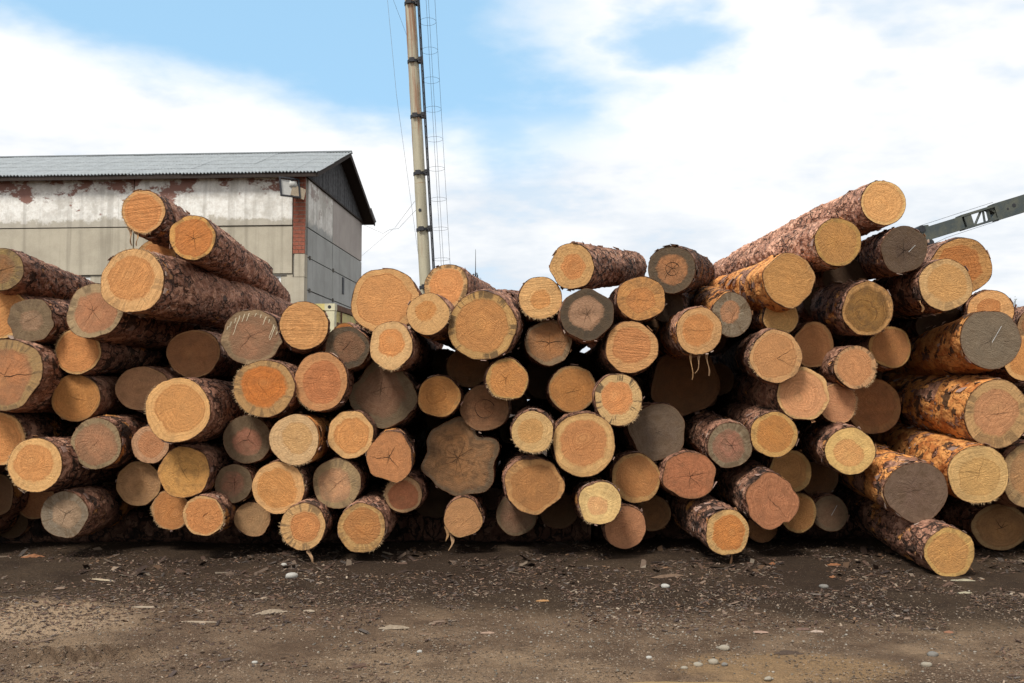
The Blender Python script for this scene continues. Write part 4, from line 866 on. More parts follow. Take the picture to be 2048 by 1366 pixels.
def make_log(i, row):
    x, y, rx, ry, d, ty, heart, o, label = row
    R = random.Random(100 + i); rs = np.random.RandomState(100 + i)
    Y0 = 8.62 + d; P0, k = unproj(x, y, Y0); L = o.get('L', 5.6)
    if 'back' in o: P1, _ = unproj(*o['back'], Y0 + L)
    else: P1 = P0 + Vector((R.gauss(0, 0.018) * L, L, R.gauss(0, 0.008) * L))
    if P1.z < 0.22: P1.z = 0.22
    w = (P1 - P0); LEN_ = w.length; w.normalize()
    u = w.cross(Vector((0, 0, 1))).normalized(); v = u.cross(w)
    view = (P0 - Vector((0, 0, CAMH))).normalized()
    fs = min(1.16, 1 / max(0.5, math.sqrt(1 - (view - v * view.dot(v)).normalized().dot(u) ** 2)))
    a, b_ = rx * k * fs, ry * k
    if abs(a - b_) / b_ < 0.08 * (fs > 1.02): a = (a + b_) / 2
    log = thing('log', label, 'log', group='filler logs added deep inside the pile' if 'hid' in o else 'sawn logs stacked in the pile')
    log.matrix_basis = Matrix(((u.x, v.x, -w.x, P0.x), (u.y, v.y, -w.y, P0.y), (u.z, v.z, -w.z, P0.z), (0, 0, 0, 1)))
    irr = o.get('irr', 0.012) + 0.004; lob = o.get('lob', 0)
    ph = rs.rand(12) * 6.28; am = rs.randn(12) * irr * np.array([0, .5, 1, 1, .7, .6, .4, .3, .25, .2, .15, .1])
    if lob: am[lob] = irr * (1.0 if lob < 5 else 1.2)
    def outline(th):
        r = 1 + sum(am[k_] * np.cos(k_ * th + ph[k_]) for k_ in range(2, 12))
        if 'notch' in o:
            na, nd = o['notch']; dd = (th - math.radians(na) + math.pi) % (2 * math.pi) - math.pi
            r = r - nd * np.exp(-(dd / 0.13) ** 2)
        return r
    # ---- cut face: polar grid with a short rim behind it
    nt, nr = 72, 9
    th = np.arange(nt) * 2 * math.pi / nt; ol = outline(th) + rs.randn(nt) * 0.004
    V = [(0, 0, 0)]; FP = [(0, 0, 0)]
    cx, cy = o.get('cut', (R.gauss(0, .035), R.gauss(0, .035)))
    rad = list(np.linspace(0, 1, nr + 1)[1:])
    for q in rad:
        X = a * q * ol * np.cos(th); Yv = b_ * q * ol * np.sin(th)
        Z = cx * X + cy * Yv + rs.randn(nt) * 0.0006
        V += list(zip(X, Yv, Z)); FP += list(zip(q * np.cos(th), q * np.sin(th), np.zeros(nt)))
    X = a * .985 * ol * np.cos(th); Yv = b_ * .985 * ol * np.sin(th)
    V += list(zip(X, Yv, cx * X + cy * Yv - 0.05)); FP += list(zip(np.cos(th), np.sin(th), np.zeros(nt)))
    I = np.arange(nt); J = (I + 1) % nt
    tri = np.stack([np.zeros(nt, int), 1 + I, 1 + J], 1)
    quads = [np.stack([1 + q * nt + I, 1 + (q + 1) * nt + I, 1 + (q + 1) * nt + J, 1 + q * nt + J], 1) for q in range(nr)]
    fm = mesh_np('cut_face', np.array(V), [tri, np.concatenate(quads)], [M_face], vattr={'fp': np.array(FP)})
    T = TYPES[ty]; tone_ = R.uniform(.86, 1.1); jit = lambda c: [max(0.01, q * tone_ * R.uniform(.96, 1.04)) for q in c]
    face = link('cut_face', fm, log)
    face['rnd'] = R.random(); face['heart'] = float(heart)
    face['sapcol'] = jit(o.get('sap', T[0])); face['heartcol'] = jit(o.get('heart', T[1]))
    face['ring'] = float(o.get('ring', T[2])); face['saw'] = float(o.get('saw', T[3])); face['stain'] = float(o.get('stain', T[4]))
    face['grey'] = float(o.get('grey', T[5])); face['dirt'] = float(o.get('dirt', T[6]))
    face['sawang'] = math.radians(-o.get('ang', R.uniform(0, 180)))
    # ---- cracks, resin, scratches lie in the face as sub-parts
    def ribbon(name, pts, wid, mat, zoff=0.0022):
        VV = []; n = len(pts)
        for q in range(n):
            p_ = Vector(pts[q]); dq = (Vector(pts[min(q + 1, n - 1)]) - Vector(pts[max(q - 1, 0)])).normalized(); nn_ = Vector((-dq.y, dq.x))
            for s_ in (1, -1):
                e = p_ + nn_ * s_ * wid[q] / 2; VV.append((e.x, e.y, cx * e.x + cy * e.y + zoff))
            VV.append((p_.x, p_.y, cx * p_.x + cy * p_.y + zoff * 0.6))
        q = np.arange(n - 1) * 3
        me = mesh_np(name, np.array(VV), [np.stack([q, q + 2, q + 5, q + 3], 1), np.stack([q + 2, q + 1, q + 4, q + 5], 1)], [mat]); link(name, me, face)
    cu, cv = o.get('co', (R.uniform(-.06, .06), R.uniform(-.06, .06)))
    def crack(an, ln, wd, start=0.0):
        pts = []; ws = []; n = 11; off = 0.0
        for q in range(n):
            s_ = q / (n - 1); off += R.gauss(0, 0.020) * ln; rr_ = start + ln * s_
            ca, sa = math.cos(an), math.sin(an)
            pts.append((a * (cu + ca * rr_ - sa * off), b_ * (cv + sa * rr_ + ca * off)))
            ws.append(max(0.0007, wd * 0.001 * (1 - s_) ** 0.7 * (0.55 if q == 0 else 1) * R.uniform(.7, 1.15)))
        ribbon('crack', pts, ws, M_crack)
    for an, ln, wd in o.get('c', []): crack(math.radians(an), ln * 0.92, wd * 0.72)
    if 'cring' in o:
        q = o['cring']; A_ = np.linspace(0.3, 5.9, 30)
        ribbon('crack', [(a * (cu + q * (1 + .06 * math.sin(3 * z_)) * math.cos(z_)), b_ * (cv + q * math.sin(z_))) for z_ in A_], [0.004 * (1 + .5 * math.sin(2 * z_)) for z_ in A_], M_crack)
    if 'mark' in o:
        _, s0, e0 = o['mark']
        pts = [(a * (s0 * .2 + .02 + .33 * q), b_ * (-.1 + .55 * q)) for q in np.linspace(0, 1, 6)]
        if s0 > .5: pts = [(a * (.2 + .28 * q), b_ * (-.1 + .28 * q)) for q in np.linspace(0, 1, 6)]
        ribbon('scratch_mark', pts, [0.004] * 6, M_mark, 0.003)
    if o.get('drip'):
        for q, an in enumerate(np.linspace(150, 12, 13)):
            an = math.radians(an + R.uniform(-5, 5)); x0, y0 = a * .86 * math.cos(an), b_ * .88 * math.sin(an)
            ln = R.choice([.03, .05, .07, .12, .17]) * 1.2; n = 7; pts = []
            for s_ in range(n): pts.append((x0 - 0.35 * ln * s_ / n + R.gauss(0, .002), y0 - ln * s_ / n))
            ribbon('resin_drip', pts, [.009 * (1 - .5 * s_ / n) for s_ in range(n)], M_resin, 0.0035)
    # ---- bark
    dense = o.get('dense', 0); nth = 84 if dense else 56
    if dense: zs = np.concatenate([np.arange(0, LEN_, 0.028), [LEN_]])
    else: zs = np.concatenate([np.arange(0, 0.9, 0.028), np.arange(0.9, LEN_, 0.12), [LEN_]])
    th = np.arange(nth) * 2 * math.pi / nth
    TH, ZZ = np.meshgrid(th, zs); TH = TH.ravel(); ZZ = ZZ.ravel()
    tap = 1 - (1 - o.get('taper', .88)) * ZZ / LEN_
    ol = np.interp(TH, np.append(np.arange(nt), nt) * 2 * math.pi / nt, np.append(outline(np.arange(nt) * 2 * math.pi / nt), outline(np.zeros(1))))
    mean = 1.0; bl_ = np.exp(-ZZ / 0.8); ol = mean + (ol - mean) * (0.35 + 0.65 * bl_)
    rm = (a + b_) / 2
    Q3 = np.stack([np.cos(TH) * rm, np.sin(TH) * rm, ZZ], 1) + i * 13.7
    q3 = Q3 * np.array([1, 1, .6]); lay = fbm(q3 * 8.0, 5 + i, 3) * 5.0; fr_ = lay - np.floor(lay); plate = fr_
    idv = _h(np.floor(lay).astype(np.int64), np.floor(Q3[:, 2] * 3).astype(np.int64), np.zeros(len(lay), np.int64), i)
    smooth_ = 1 - 0.75 * np.clip((fbm(Q3 * 2.2, 40 + i, 3) + o.get('orange', 0) - 0.45) * 4, 0, 1)
    blm = o.get('bl', 1.0)
    hgt = (0.0045 + 0.013 * plate * (0.4 + 0.9 * idv)) * smooth_ * blm + 0.008 * fbm(Q3 * 9, 21 + i, 3) * blm + 0.018 * fbm(Q3 * 1.6, 7, 2)
    if dense:
        for _ in range(9):
            kz, kt, ks = R.uniform(.25, LEN_ * .8), R.uniform(0, 6.28), R.uniform(.03, .05)
            dth = ((TH - kt + math.pi) % (2 * math.pi) - math.pi) * rm
            hgt = hgt + R.uniform(.012, .03) * np.exp(-(dth ** 2 + (ZZ - kz) ** 2) / ks ** 2)
    Rr = tap * ol; edge0 = np.exp(-ZZ / 0.02)
    hgt = hgt * np.clip(0.12 + ZZ / 0.30, 0, 1) + 0.0015
    X = (a * Rr + hgt) * np.cos(TH); Yv = (b_ * Rr + hgt) * np.sin(TH)
    Zz = -ZZ + cx * X + cy * Yv - edge0 * (0.006 + 0.014 * np.clip(fbm(np.stack([np.cos(TH) * 4, np.sin(TH) * 4, TH * 0 + i], 1) * 1.4, 3, 3) + .2, 0, 1))
    Zz = np.where(ZZ > 0.3, -ZZ, Zz)
    sf = ZZ / LEN_; bx_, by_ = R.gauss(0, .035), R.gauss(0, .02)
    X = X + bx_ * 4 * sf * (1 - sf) * np.clip(ZZ / .4, 0, 1); Yv = Yv + by_ * 4 * sf * (1 - sf) * np.clip(ZZ / .4, 0, 1)
    V = np.stack([X, Yv, Zz], 1); nzz = len(zs); G = np.arange(nth * nzz).reshape(nzz, nth)
    Gn = np.roll(G, -1, 1)
    Qd = np.stack([G[:-1].ravel(), G[1:].ravel(), Gn[1:].ravel(), Gn[:-1].ravel()], 1)
    cap = G[-1][::-1].reshape(1, -1)
    bm_ = mesh_np('bark', V, [Qd, cap], [M_bark], smooth=True)
    bk = link('bark', bm_, log)
    bk['orange'] = float(max(o.get('orange', 0), R.uniform(.1, .4))); bk['black'] = float(o.get('black', R.uniform(.05, .35))); bk['btone'] = float(o.get('btone', R.uniform(.8, 1.05)))
    # ---- loose bark scales standing off the shaft
    fl = o.get('fl', 0.7); nf = int((170 if dense else 12) * fl); reach = LEN_ * .75 if dense else .55
    if nf:
        zf = rs.rand(nf) ** (1.1 if dense else 1.6) * reach + 0.005; tf = rs.rand(nf) * 2 * math.pi
        tapf = 1 - (1 - o.get('taper', .88)) * zf / LEN_
        olf = outline(tf); olf = 1 + (olf - 1) * (0.35 + .65 * np.exp(-zf / .8))
        ct_, st_ = np.cos(tf), np.sin(tf); sz = 0.010 + 0.026 * rs.rand(nf) ** 2; szl = sz * (0.8 + 1.8 * rs.rand(nf))
        lift = 0.002 + 0.022 * rs.rand(nf) ** 4
        def pt(dt, dz_, up_):
            t2 = tf + dt / rm; rr2 = up_
            return np.stack([(a * tapf * olf + rr2) * np.cos(t2), (b_ * tapf * olf + rr2) * np.sin(t2), -(zf + dz_)], 1)
        hb = 0.010 * blm
        A1 = pt(-sz, -szl, hb + lift * rs.rand(nf)); A2 = pt(sz, -szl * rs.uniform(.4, 1, nf), hb + lift); A3 = pt(sz * rs.uniform(.4, 1, nf), szl, hb - .004 + lift * rs.rand(nf)); A4 = pt(-sz * rs.uniform(.4, 1, nf), szl, hb - .006 + rs.rand(nf) * 0)
        VV = np.stack([A1, A2, A3, A4], 1); VV[:, :, 2] = np.minimum(VV[:, :, 2], 0.0)
        lowv = VV.copy(); sc = np.array([(a * 1.0 - .0035) / a, (b_ - .0035) / b_, 1]); lowv = VV * sc
        allv = np.concatenate([VV, lowv], 1).reshape(-1, 3); n8 = np.arange(nf)[:, None] * 8
        ff = np.concatenate([n8 + np.array(q) for q in ((0, 1, 2, 3), (7, 6, 5, 4), (0, 4, 5, 1), (1, 5, 6, 2), (2, 6, 7, 3), (3, 7, 4, 0))], 0)
        pal = np.array([(.26, .16, .12), (.34, .22, .175), (.18, .10, .075), (.36, .18, .085), (.30, .19, .15), (.44, .32, .25)])
        pc = pal[rs.randint(0, 6, nf)] * float(o.get('btone', 1)) * rs.uniform(.7, 1.15, (nf, 1))
        link('bark_scales', mesh_np('bark_scales', allv, ff, [M_piece], cattr={'pcol': np.tile(pc, (6, 1))}), log, kind='stuff')
    # ---- frayed fibres left by the saw
    if 'fz' in o:
        f0, f1_ = o['fz']; f1_ = f1_ + 360 if f1_ < f0 else f1_; n = int((f1_ - f0) * 0.75)
        tf = np.radians(f0 + (f1_ - f0) * rs.rand(n)); ro = outline(tf); ln = 0.006 + 0.020 * rs.rand(n) ** 2; wd = 0.0018 + .002 * rs.rand(n)
        tl = tf + rs.randn(n) * .04
        B0 = np.stack([a * ro * .985 * np.cos(tf - wd / rm), b_ * ro * .985 * np.sin(tf - wd / rm), -0.002 + 0 * tf], 1); B1 = np.stack([a * ro * .985 * np.cos(tf + wd / rm), b_ * ro * .985 * np.sin(tf + wd / rm), -0.002 + 0 * tf], 1)
        B2 = np.stack([(a * ro + ln) * np.cos(tl), (b_ * ro + ln) * np.sin(tl), -0.002 + rs.randn(n) * .006], 1); B3 = (B0 + B1) / 2 - np.array([0, 0, .004])
        n4 = np.arange(n)[:, None] * 4; VV = np.stack([B0, B1, B2, B3], 1); VV[:, :, 2] += cx * VV[:, :, 0] + cy * VV[:, :, 1]
        link('frayed_fibres', mesh_np('frayed_fibres', VV.reshape(-1, 3), np.concatenate([n4 + np.array(q) for q in ((0, 1, 2), (0, 3, 1), (1, 3, 2), (2, 3, 0))], 0), [M_fringe]), log, kind='stuff')
    # ---- hanging shreds of bark
    for an, ln in o.get('strip', []):
        an = math.radians(an); p0 = Vector((a * 1.02 * math.cos(an), b_ * 1.02 * math.sin(an), -R.uniform(.02, .10))); n = 9; VV = []; wd0 = R.uniform(.012, .024); bend = R.uniform(-.05, .05)
        for q in range(n):
            s_ = q / (n - 1); c = p0 + Vector((bend * s_ * s_ + .012 * math.sin(5 * s_ + i), -ln * s_, .02 * math.sin(3 * s_)))
            wd = wd0 * (1 - .75 * s_) * R.uniform(.7, 1.2); tw = 2.2 * s_ + i
            e = Vector((math.cos(tw) * wd, 0, math.sin(tw) * wd)); f_ = Vector((-math.sin(tw), 0, math.cos(tw))) * .0025
            VV += [tuple(c - e + f_), tuple(c + e + f_), tuple(c + e - f_), tuple(c - e - f_)]
        fq = []
        for q in range(n - 1):
            for s_ in range(4): fq.append((q * 4 + s_, q * 4 + (s_ + 1) % 4, q * 4 + 4 + (s_ + 1) % 4, q * 4 + 4 + s_))
        fq += [(3, 2, 1, 0), tuple((n - 1) * 4 + q for q in range(4))]
        pc = np.tile(np.array(R.choice([(.42, .24, .11), (.27, .14, .07), (.36, .22, .12)])), (len(fq), 1))
        link('bark_strip', mesh_np('bark_strip', np.array(VV), np.array(fq), [M_piece], cattr={'pcol': pc}), log)
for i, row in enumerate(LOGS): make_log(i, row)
# added filler logs, blocking light and coloured as shade: packed into the room the visible ones leave
PROFILE = [(-60, 640), (150, 650), (260, 620), (420, 640), (560, 680), (640, 700), (720, 650), (830, 630), (960, 650), (1050, 630), (1130, 620), (1250, 610), (1340, 620), (1480, 600), (1600, 560), (1700, 535), (1760, 520), (1850, 565), (1950, 620), (2060, 680), (2140, 680)]
YC = 10.6; CIRC = []
for row in LOGS:
    Y0 = 8.62 + row[4]; L = row[7].get('L', 5.6); k0_ = unproj(row[0], row[1], Y0)[1]
    P0 = unproj(row[0], row[1], Y0)[0]; P1 = unproj(*row[7]['back'], Y0 + L)[0] if 'back' in row[7] else P0 + Vector((0, L, 0))
    CIRC.append([(P0.lerp(P1, (Yq - Y0) / L), (row[2] + row[3]) / 2 * k0_ * .96) for Yq in (YC, YC + 0.5)])
RF = random.Random(77); nfill = 0
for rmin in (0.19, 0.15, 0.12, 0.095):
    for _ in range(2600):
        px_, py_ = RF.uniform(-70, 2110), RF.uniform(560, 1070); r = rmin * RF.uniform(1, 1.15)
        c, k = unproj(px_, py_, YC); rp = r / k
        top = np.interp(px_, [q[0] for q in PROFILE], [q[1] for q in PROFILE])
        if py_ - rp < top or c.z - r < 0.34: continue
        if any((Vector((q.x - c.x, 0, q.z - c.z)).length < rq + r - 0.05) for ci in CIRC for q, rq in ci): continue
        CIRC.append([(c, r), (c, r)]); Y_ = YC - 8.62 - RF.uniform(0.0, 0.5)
        make_log(200 + nfill, (px_, py_, rp, rp, Y_, RF.choice('BPGO'), .85, dict(L=4.6, hid=1, sap=(.12, .075, .04), heart=(.11, .065, .035), btone=.5), 'added filler log, coloured as shade, deep in a gap between the front logs')); nfill += 1


# bearer logs lying across under the pile
def bearer(label, x0, x1, Y, r, seed, z=None):
    o = thing('bearer_log', label, 'log', ((x0 + x1) / 2, Y, 0), group='bearer logs under the pile')
    n, m_ = 140, 40; zs = np.linspace(x0, x1, n) - (x0 + x1) / 2; th = np.arange(m_) * 2 * math.pi / m_
    TH, ZZ = np.meshgrid(th, zs); TH = TH.ravel(); ZZ = ZZ.ravel(); Q3 = np.stack([np.cos(TH) * r, np.sin(TH) * r, ZZ * .4], 1)
    rr = r + .02 * fbm(Q3 * 5, seed, 4) + .008 * fbm(Q3 * 20, seed, 2)
    V = np.stack([ZZ, rr * np.cos(TH), rr * np.sin(TH) + (z if z is not None else r + 0.02)], 1); G = np.arange(n * m_).reshape(n, m_); Gn = np.roll(G, -1, 1)
    bk = link('bark', mesh_np('bark', V, [np.stack([G[:-1].ravel(), Gn[:-1].ravel(), Gn[1:].ravel(), G[1:].ravel()], 1)], [M_bark], smooth=True), o)
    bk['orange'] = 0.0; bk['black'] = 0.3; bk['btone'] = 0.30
    for g, s_ in ((0, -1), (n - 1, 1)):
        rim = V[G[g]]; c = rim.mean(0); VV = np.concatenate([[c], rim]); fp_ = np.concatenate([[(0, 0, 0)], np.stack([np.cos(th), np.sin(th), 0 * th], 1)])
        I = np.arange(m_); J = (I + 1) % m_; tr_ = np.stack([0 * I, 1 + (J if s_ < 0 else I), 1 + (I if s_ < 0 else J)], 1)
        f = link('cut_face', mesh_np('cut_face', VV, [tr_], [M_face], vattr={'fp': fp_}), o)
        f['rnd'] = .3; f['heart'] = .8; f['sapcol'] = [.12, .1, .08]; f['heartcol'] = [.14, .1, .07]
        for k_, q in (('ring', .4), ('saw', .2), ('stain', .4), ('grey', .4), ('dirt', .4), ('sawang', .2)): f[k_] = q
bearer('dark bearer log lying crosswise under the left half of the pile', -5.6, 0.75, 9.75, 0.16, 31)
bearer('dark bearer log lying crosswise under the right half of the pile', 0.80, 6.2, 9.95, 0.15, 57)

# ------------------------------------------------------------------ litter on the ground
RS = np.random.RandomState(5)
def scatter_chips(name, n, label):
    px_ = RS.uniform(-60, 2110, n); band = RS.rand(n)
    py_ = np.where(band < .68, 1095 + 165 * RS.beta(1.6, 1.8, n), 1190 + 176 * RS.rand(n) ** 1.3)
    G = np.array([ground_at(x, y) for x, y in zip(px_, py_)])
    clump = vnoise(G * 1.7, 4) + .6 * vnoise(G * 5, 8)
    keep = clump > np.where(py_ > 1255, 0.05, -0.45); G = G[keep]; n = len(G)
    L = 0.005 + 0.018 * RS.rand(n) ** 2.6 + 0.04 * (RS.rand(n) > .991) * RS.rand(n); Wd = L * RS.uniform(.16, .5, n); H = np.minimum(.008, 0.0018 + L * .10)
    bigp = (G[:, 1] > 7.9) & (RS.rand(n) > .93); L = np.where(bigp, RS.uniform(.02, .075, n), L); Wd = np.where(bigp, L * RS.uniform(.2, .5, n), Wd)
    an = RS.rand(n) * 6.28; tx, ty = RS.randn(n) * np.where(bigp, .35, .22), RS.randn(n) * .22
    zg = np.array([gz_at(x, y) for x, y in G[:, :2]])
    ca, sa = np.cos(an), np.sin(an); out = []
    for sz in (-1, 1):
        for sx, sy in ((-1, -1), (1, -1), (1, 1), (-1, 1)):
            jx = L * sx * RS.uniform(.55, 1, n); jy = Wd * sy * RS.uniform(.4, 1, n)
            out.append(np.stack([G[:, 0] + jx * ca - jy * sa, G[:, 1] + jx * sa + jy * ca, zg + .003 + H * (sz * .5 + .6) + jx * tx + jy * ty], 1))
    V = np.stack(out, 1).reshape(-1, 3); n8 = np.arange(n)[:, None] * 8
    ff = np.concatenate([n8 + np.array(q) for q in ((3, 2, 1, 0), (4, 5, 6, 7), (0, 1, 5, 4), (1, 2, 6, 5), (2, 3, 7, 6), (3, 0, 4, 7))], 0)
    pal = np.array([(.10, .062, .045), (.16, .095, .065), (.22, .15, .105), (.30, .22, .155), (.22, .125, .07), (.14, .11, .09), (.37, .29, .21), (.075, .052, .042)])
    pc = pal[RS.choice(8, n, p=[.22, .2, .15, .08, .08, .13, .03, .11])] * RS.uniform(.55, .95, (n, 1)) * np.where(bigp, .55, 1.0)[:, None]
    link(name, mesh_np(name, V, ff, [M_chip], cattr={'pcol': np.tile(pc, (6, 1))}), kind='stuff', label=label, category='debris')
scatter_chips('bark_litter', 30000, 'loose bark chips strewn over the dirt before the log pile')
# crumbs of dry earth over the bare ground
n = 26000; px_ = RS.uniform(-60, 2110, n); py_ = 1190 + 180 * RS.rand(n) ** .9
G = np.array([ground_at(x, y) for x, y in zip(px_, py_)]); kp = vnoise(G * 2.3, 14) + .5 * vnoise(G * 7, 18) > -.55; G = G[kp]; n = len(G)
s_ = .0022 + .0065 * RS.rand(n) ** 3; zg = np.array([gz_at(x, y) for x, y in G[:, :2]])
OCT = np.array([(1, 0, 0), (0, 1, 0), (-1, 0, 0), (0, -1, 0), (0, 0, 1), (0, 0, -1)], float); OCF = np.array([(0, 1, 4), (1, 2, 4), (2, 3, 4), (3, 0, 4), (1, 0, 5), (2, 1, 5), (3, 2, 5), (0, 3, 5)])
V = OCT[None] * s_[:, None, None] * RS.uniform(.6, 1.5, (n, 6, 1)); an = RS.rand(n) * 6.28; ca, sa = np.cos(an)[:, None], np.sin(an)[:, None]
V = np.stack([V[:, :, 0] * ca - V[:, :, 1] * sa, V[:, :, 0] * sa + V[:, :, 1] * ca, V[:, :, 2] * .75], 2) + np.stack([G[:, 0], G[:, 1], zg + s_ * .25], 1)[:, None]
pal = np.array([(.15, .105, .070), (.11, .078, .052), (.20, .145, .10), (.075, .052, .036), (.25, .19, .135)])
pc = pal[RS.choice(5, n, p=[.34, .26, .2, .14, .06])] * RS.uniform(.75, 1.2, (n, 1))
link('dirt_crumbs', mesh_np('dirt_crumbs', V.reshape(-1, 3), (np.arange(n)[:, None, None] * 6 + OCF[None]).reshape(-1, 3), [M_chip], cattr={'pcol': np.repeat(pc, 8, 0)}), kind='stuff', label='crumbs of dry brown earth over the bare yard', category='dirt')
t0 = (1 + 5 ** .5) / 2
ICO = np.array([(-1, t0, 0), (1, t0, 0), (-1, -t0, 0), (1, -t0, 0), (0, -1, t0), (0, 1, t0), (0, -1, -t0), (0, 1, -t0), (t0, 0, -1), (t0, 0, 1), (-t0, 0, -1), (-t0, 0, 1)]) / math.hypot(1, t0)
ICF = np.array([(0, 11, 5), (0, 5, 1), (0, 1, 7), (0, 7, 10), (0, 10, 11), (1, 5, 9), (5, 11, 4), (11, 10, 2), (10, 7, 6), (7, 1, 8), (3, 9, 4), (3, 4, 2), (3, 2, 6), (3, 6, 8), (3, 8, 9), (4, 9, 5), (2, 4, 11), (6, 2, 10), (8, 6, 7), (9, 8, 1)])
n = 2600
px_ = np.where(RS.rand(n) < .55, 1330 + 260 * RS.randn(n), RS.uniform(-40, 2090, n)); py_ = np.where(RS.rand(n) < .6, 1262 + 28 * RS.randn(n), RS.uniform(1180, 1370, n))
G = np.array([ground_at(x, y) for x, y in zip(px_, py_)]); s_ = 0.0025 + .0075 * RS.rand(n) ** 3.5
zg = np.array([gz_at(x, y) for x, y in G[:, :2]])
V = ICO[None] * s_[:, None, None] * RS.uniform(.6, 1.3, (n, 1, 3)) * RS.uniform(.8, 1.2, (n, 12, 1)); V[:, :, 2] *= .65
V = V + np.stack([G[:, 0], G[:, 1], zg + s_ * .3], 1)[:, None]
pal = np.array([(.30, .26, .21), (.22, .19, .15), (.15, .125, .10), (.38, .33, .27), (.25, .19, .14)])
pc = pal[RS.randint(0, 5, n)] * RS.uniform(.5, .9, (n, 1))
link('gravel', mesh_np('gravel', V.reshape(-1, 3), (np.arange(n)[:, None, None] * 12 + ICF[None]).reshape(-1, 3), [M_chip], smooth=True, cattr={'pcol': np.repeat(pc, 20, 0)}), kind='stuff', label='small pale gravel scattered over the dirt in front of the pile', category='gravel')
# single stones that stand out
def stone(px, py, wpx, col, label, name='stone', flat=.55):
    g = ground_at(px, py); k = g.y / F; r = wpx * k / 2 * .75; R_ = np.random.RandomState(int(px)); me = bpy.data.meshes.new(name); bm = bmesh.new()
    bmesh.ops.create_icosphere(bm, subdivisions=2, radius=1)
    for v_ in bm.verts: q = float(vnoise(np.array([[v_.co.x * 1.3 + px, v_.co.y * 1.3, v_.co.z * 1.3]]), 3)[0]); v_.co *= 1 + .22 * q
    bm.to_mesh(me); bm.free()
    for p_ in me.polygons: p_.use_smooth = True
    at = me.attributes.new('pcol', 'FLOAT_COLOR', 'FACE')
    for q in at.data: q.color = (*col, 1)
    me.materials.append(M_chip)
    o = link(name, me, label=label, category='stone', group='pebbles on the dirt'); o.scale = (r, r * .75, r * flat); o.rotation_euler = (0, 0, R_.uniform(-.6, .6))
    o.location = (g.x, g.y, gz_at(g.x, g.y) + r * flat * .45)
wht, tan, gry = (.36, .34, .30), (.27, .23, .175), (.17, .155, .135)
for a_ in ((582, 1165, 34, wht, 'white crumpled lump on dark litter below the bottom-row pair of logs'),
           (568, 1141, 18, wht, 'small white lump just behind the larger white lump'),
           (1448, 1293, 30, tan, 'cream flat pebble in the gravel line above the puddle'),
           (1427, 1320, 32, tan, 'largest round pale pebble beside the muddy puddle'),
           (1396, 1324, 24, tan, 'rounded tan pebble touching the left of the largest pale pebble'),
           (1449, 1324, 18, gry, 'small grey pebble touching the right of the largest pale pebble'),
           (1368, 1335, 20, tan, 'angular tan pebble with dark foot, leftmost of the puddle pebbles'),
           (1298, 1313, 18, wht, 'white pebble of a lone pair left of the puddle'),
           (1853, 1330, 30, tan, 'pale oval pebble alone on the mud at lower right'),
           (1866, 1306, 32, gry, 'flat greyish pebble behind the pale oval pebble at lower right'),
           (1331, 1185, 24, wht, 'pale pebble on dark litter below the shred-trailing log'),
           (1648, 1183, 26, gry, 'grey pebble in the litter below the salmon-pink log'),
           (1536, 1348, 22, tan, 'tan pebble at the far rim of the puddle'),
           (510, 1322, 16, wht, 'single white pebble on the bare dirt left of centre'),
           (839, 1301, 16, wht, 'bright pebble on the bare dirt below the lone small tan log')):
    stone(*a_)
# larger scraps of bark and splinters lying singly
def scrap(px, py, wpx, hpx, ang, col, label, kinds='bark_piece', seed=1, fork=0):
    g = ground_at(px, py); k = g.y / F; L = wpx * k; R = random.Random(seed); Wd = hpx * k * .6; col = tuple(q * .62 for q in col)
    o = thing(kinds, label, 'bark piece' if kinds == 'bark_piece' else 'splinter', (g.x, g.y, gz_at(g.x, g.y)), math.radians(ang), 'scraps of bark and wood on the dirt')
    for f in range(1 + fork):
        n = 8; VV = []; fa = (0.0, .35, -.3)[f]; sc = (1, .75, .6)[f]
        for q in range(n):
            s_ = q / (n - 1) - .5; wd = Wd * (.35 + .65 * math.sin((s_ + .5) * 3.0 + .1)) * R.uniform(.6, 1.15) * sc; hz = .006 + .022 * Wd / .05 * (1 - 4 * s_ * s_) * R.uniform(.6, 1.2) + .004 * f
            xx = L * s_ * sc; yy = R.gauss(0, .06) * Wd; xx, yy = xx * math.cos(fa) - yy * math.sin(fa), xx * math.sin(fa) + yy * math.cos(fa)
            nx_, ny_ = -math.sin(fa) * wd, math.cos(fa) * wd
            VV += [(xx - nx_, yy - ny_, .002), (xx, yy, hz), (xx + nx_, yy + ny_, .004), (xx, yy, hz - .005)]
        fq = [(q * 4 + s_, q * 4 + (s_ + 1) % 4, q * 4 + 4 + (s_ + 1) % 4, q * 4 + 4 + s_) for q in range(n - 1) for s_ in range(4)] + [(3, 2, 1, 0), tuple((n - 1) * 4 + q for q in range(4))]
        link('flake', mesh_np('flake', np.array(VV), np.array(fq), [M_chip], cattr={'pcol': np.tile(np.array(col), (len(fq), 1))}), o)
pale, rust_, brn, drk_ = (.40, .31, .22), (.30, .125, .055), (.22, .14, .09), (.11, .075, .055)
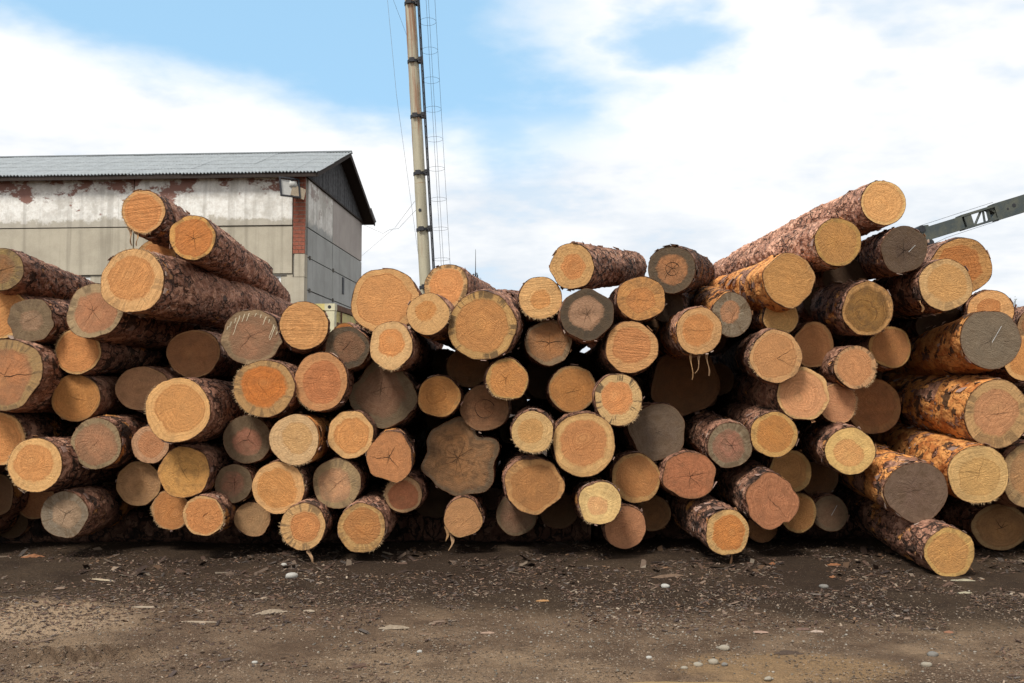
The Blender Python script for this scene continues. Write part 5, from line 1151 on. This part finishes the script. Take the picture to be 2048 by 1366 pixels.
for q, a_ in enumerate(((205, 1166, 66, 7, -24, (.46, .36, .24), 'long thin pale splinter on the litter, left of the white lump', 'splinter'),
        (293, 1219, 58, 8, -3, pale, 'flat brown-grey splinter lying at the edge of the pale mud', 'splinter'),
        (398, 1248, 72, 6, -4, pale, 'longest thin splinter on the bare dirt, left of centre', 'splinter'),
        (543, 1226, 62, 14, 22, pale, 'forked grey-white bark scrap on the dirt below the white lump', 'bark_piece', 2),
        (618, 1223, 24, 9, -8, pale, 'small pale scrap just right of the forked grey-white scrap', 'bark_piece'),
        (618, 1263, 26, 12, 5, brn, 'small brown scrap pair on the bare dirt below the small pale scrap', 'bark_piece', 1),
        (788, 1257, 60, 13, 6, pale, 'splayed three-piece pinkish bark scrap on the dirt at centre left', 'bark_piece', 2),
        (850, 1268, 26, 8, -10, brn, 'thin brown scrap next to the splayed three-piece scrap', 'bark_piece'),
        (975, 1269, 28, 8, 4, (.42, .28, .20), 'small pinkish scrap on the dirt at centre, right of the splayed scrap', 'bark_piece'),
        (1335, 1166, 74, 14, 22, brn, 'large dark brown bark slab propped on the litter under the pinkish log', 'bark_piece', 1),
        (1085, 1207, 26, 9, 4, (.46, .24, .10), 'small orange scrap on dark litter at centre', 'bark_piece'),
        (1545, 1140, 20, 12, 60, rust_, 'curled rust scrap under the two jutting bottom logs', 'bark_piece'),
        (1668, 1141, 28, 12, 5, rust_, 'reddish bark lump on the litter left of the lowest jutting log', 'bark_piece'),
        (1665, 1163, 14, 12, 60, (.34, .15, .07), 'tiny upright orange curl below the reddish bark lump', 'bark_piece'),
        (1926, 1166, 46, 6, -8, (.44, .38, .26), 'pale twin splinter right under the lowest jutting log', 'splinter', 1),
        (1929, 1189, 32, 9, 10, (.44, .38, .26), 'cream splinter in front of the pale twin splinter', 'splinter'),
        (1521, 1262, 30, 11, -8, (.42, .27, .20), 'pinkish bark chunk at the end of the gravel line', 'bark_piece'),
        (1634, 1258, 26, 10, 0, (.48, .36, .28), 'pale pink chunk on the dirt right of the gravel line', 'bark_piece'),
        (1605, 1254, 30, 12, 8, (.20, .12, .09), 'dark curled bark chunk left of the pale pink chunk', 'bark_piece'),
        (1897, 1259, 18, 10, 0, (.34, .16, .09), 'rust-red bark bit alone on the pale dirt at right', 'bark_piece'),
        (66, 1124, 44, 14, 8, (.34, .15, .07), 'reddish bark heap on dark litter at the far left', 'bark_piece', 2),
        (1578, 1304, 58, 11, -4, drk_, 'black rotten bark crumble stuck in the puddle\'s muddy rim', 'bark_piece', 2))):
    scrap(*a_[:7], kinds=a_[7], seed=q + 3, fork=a_[8] if len(a_) > 8 else 0)
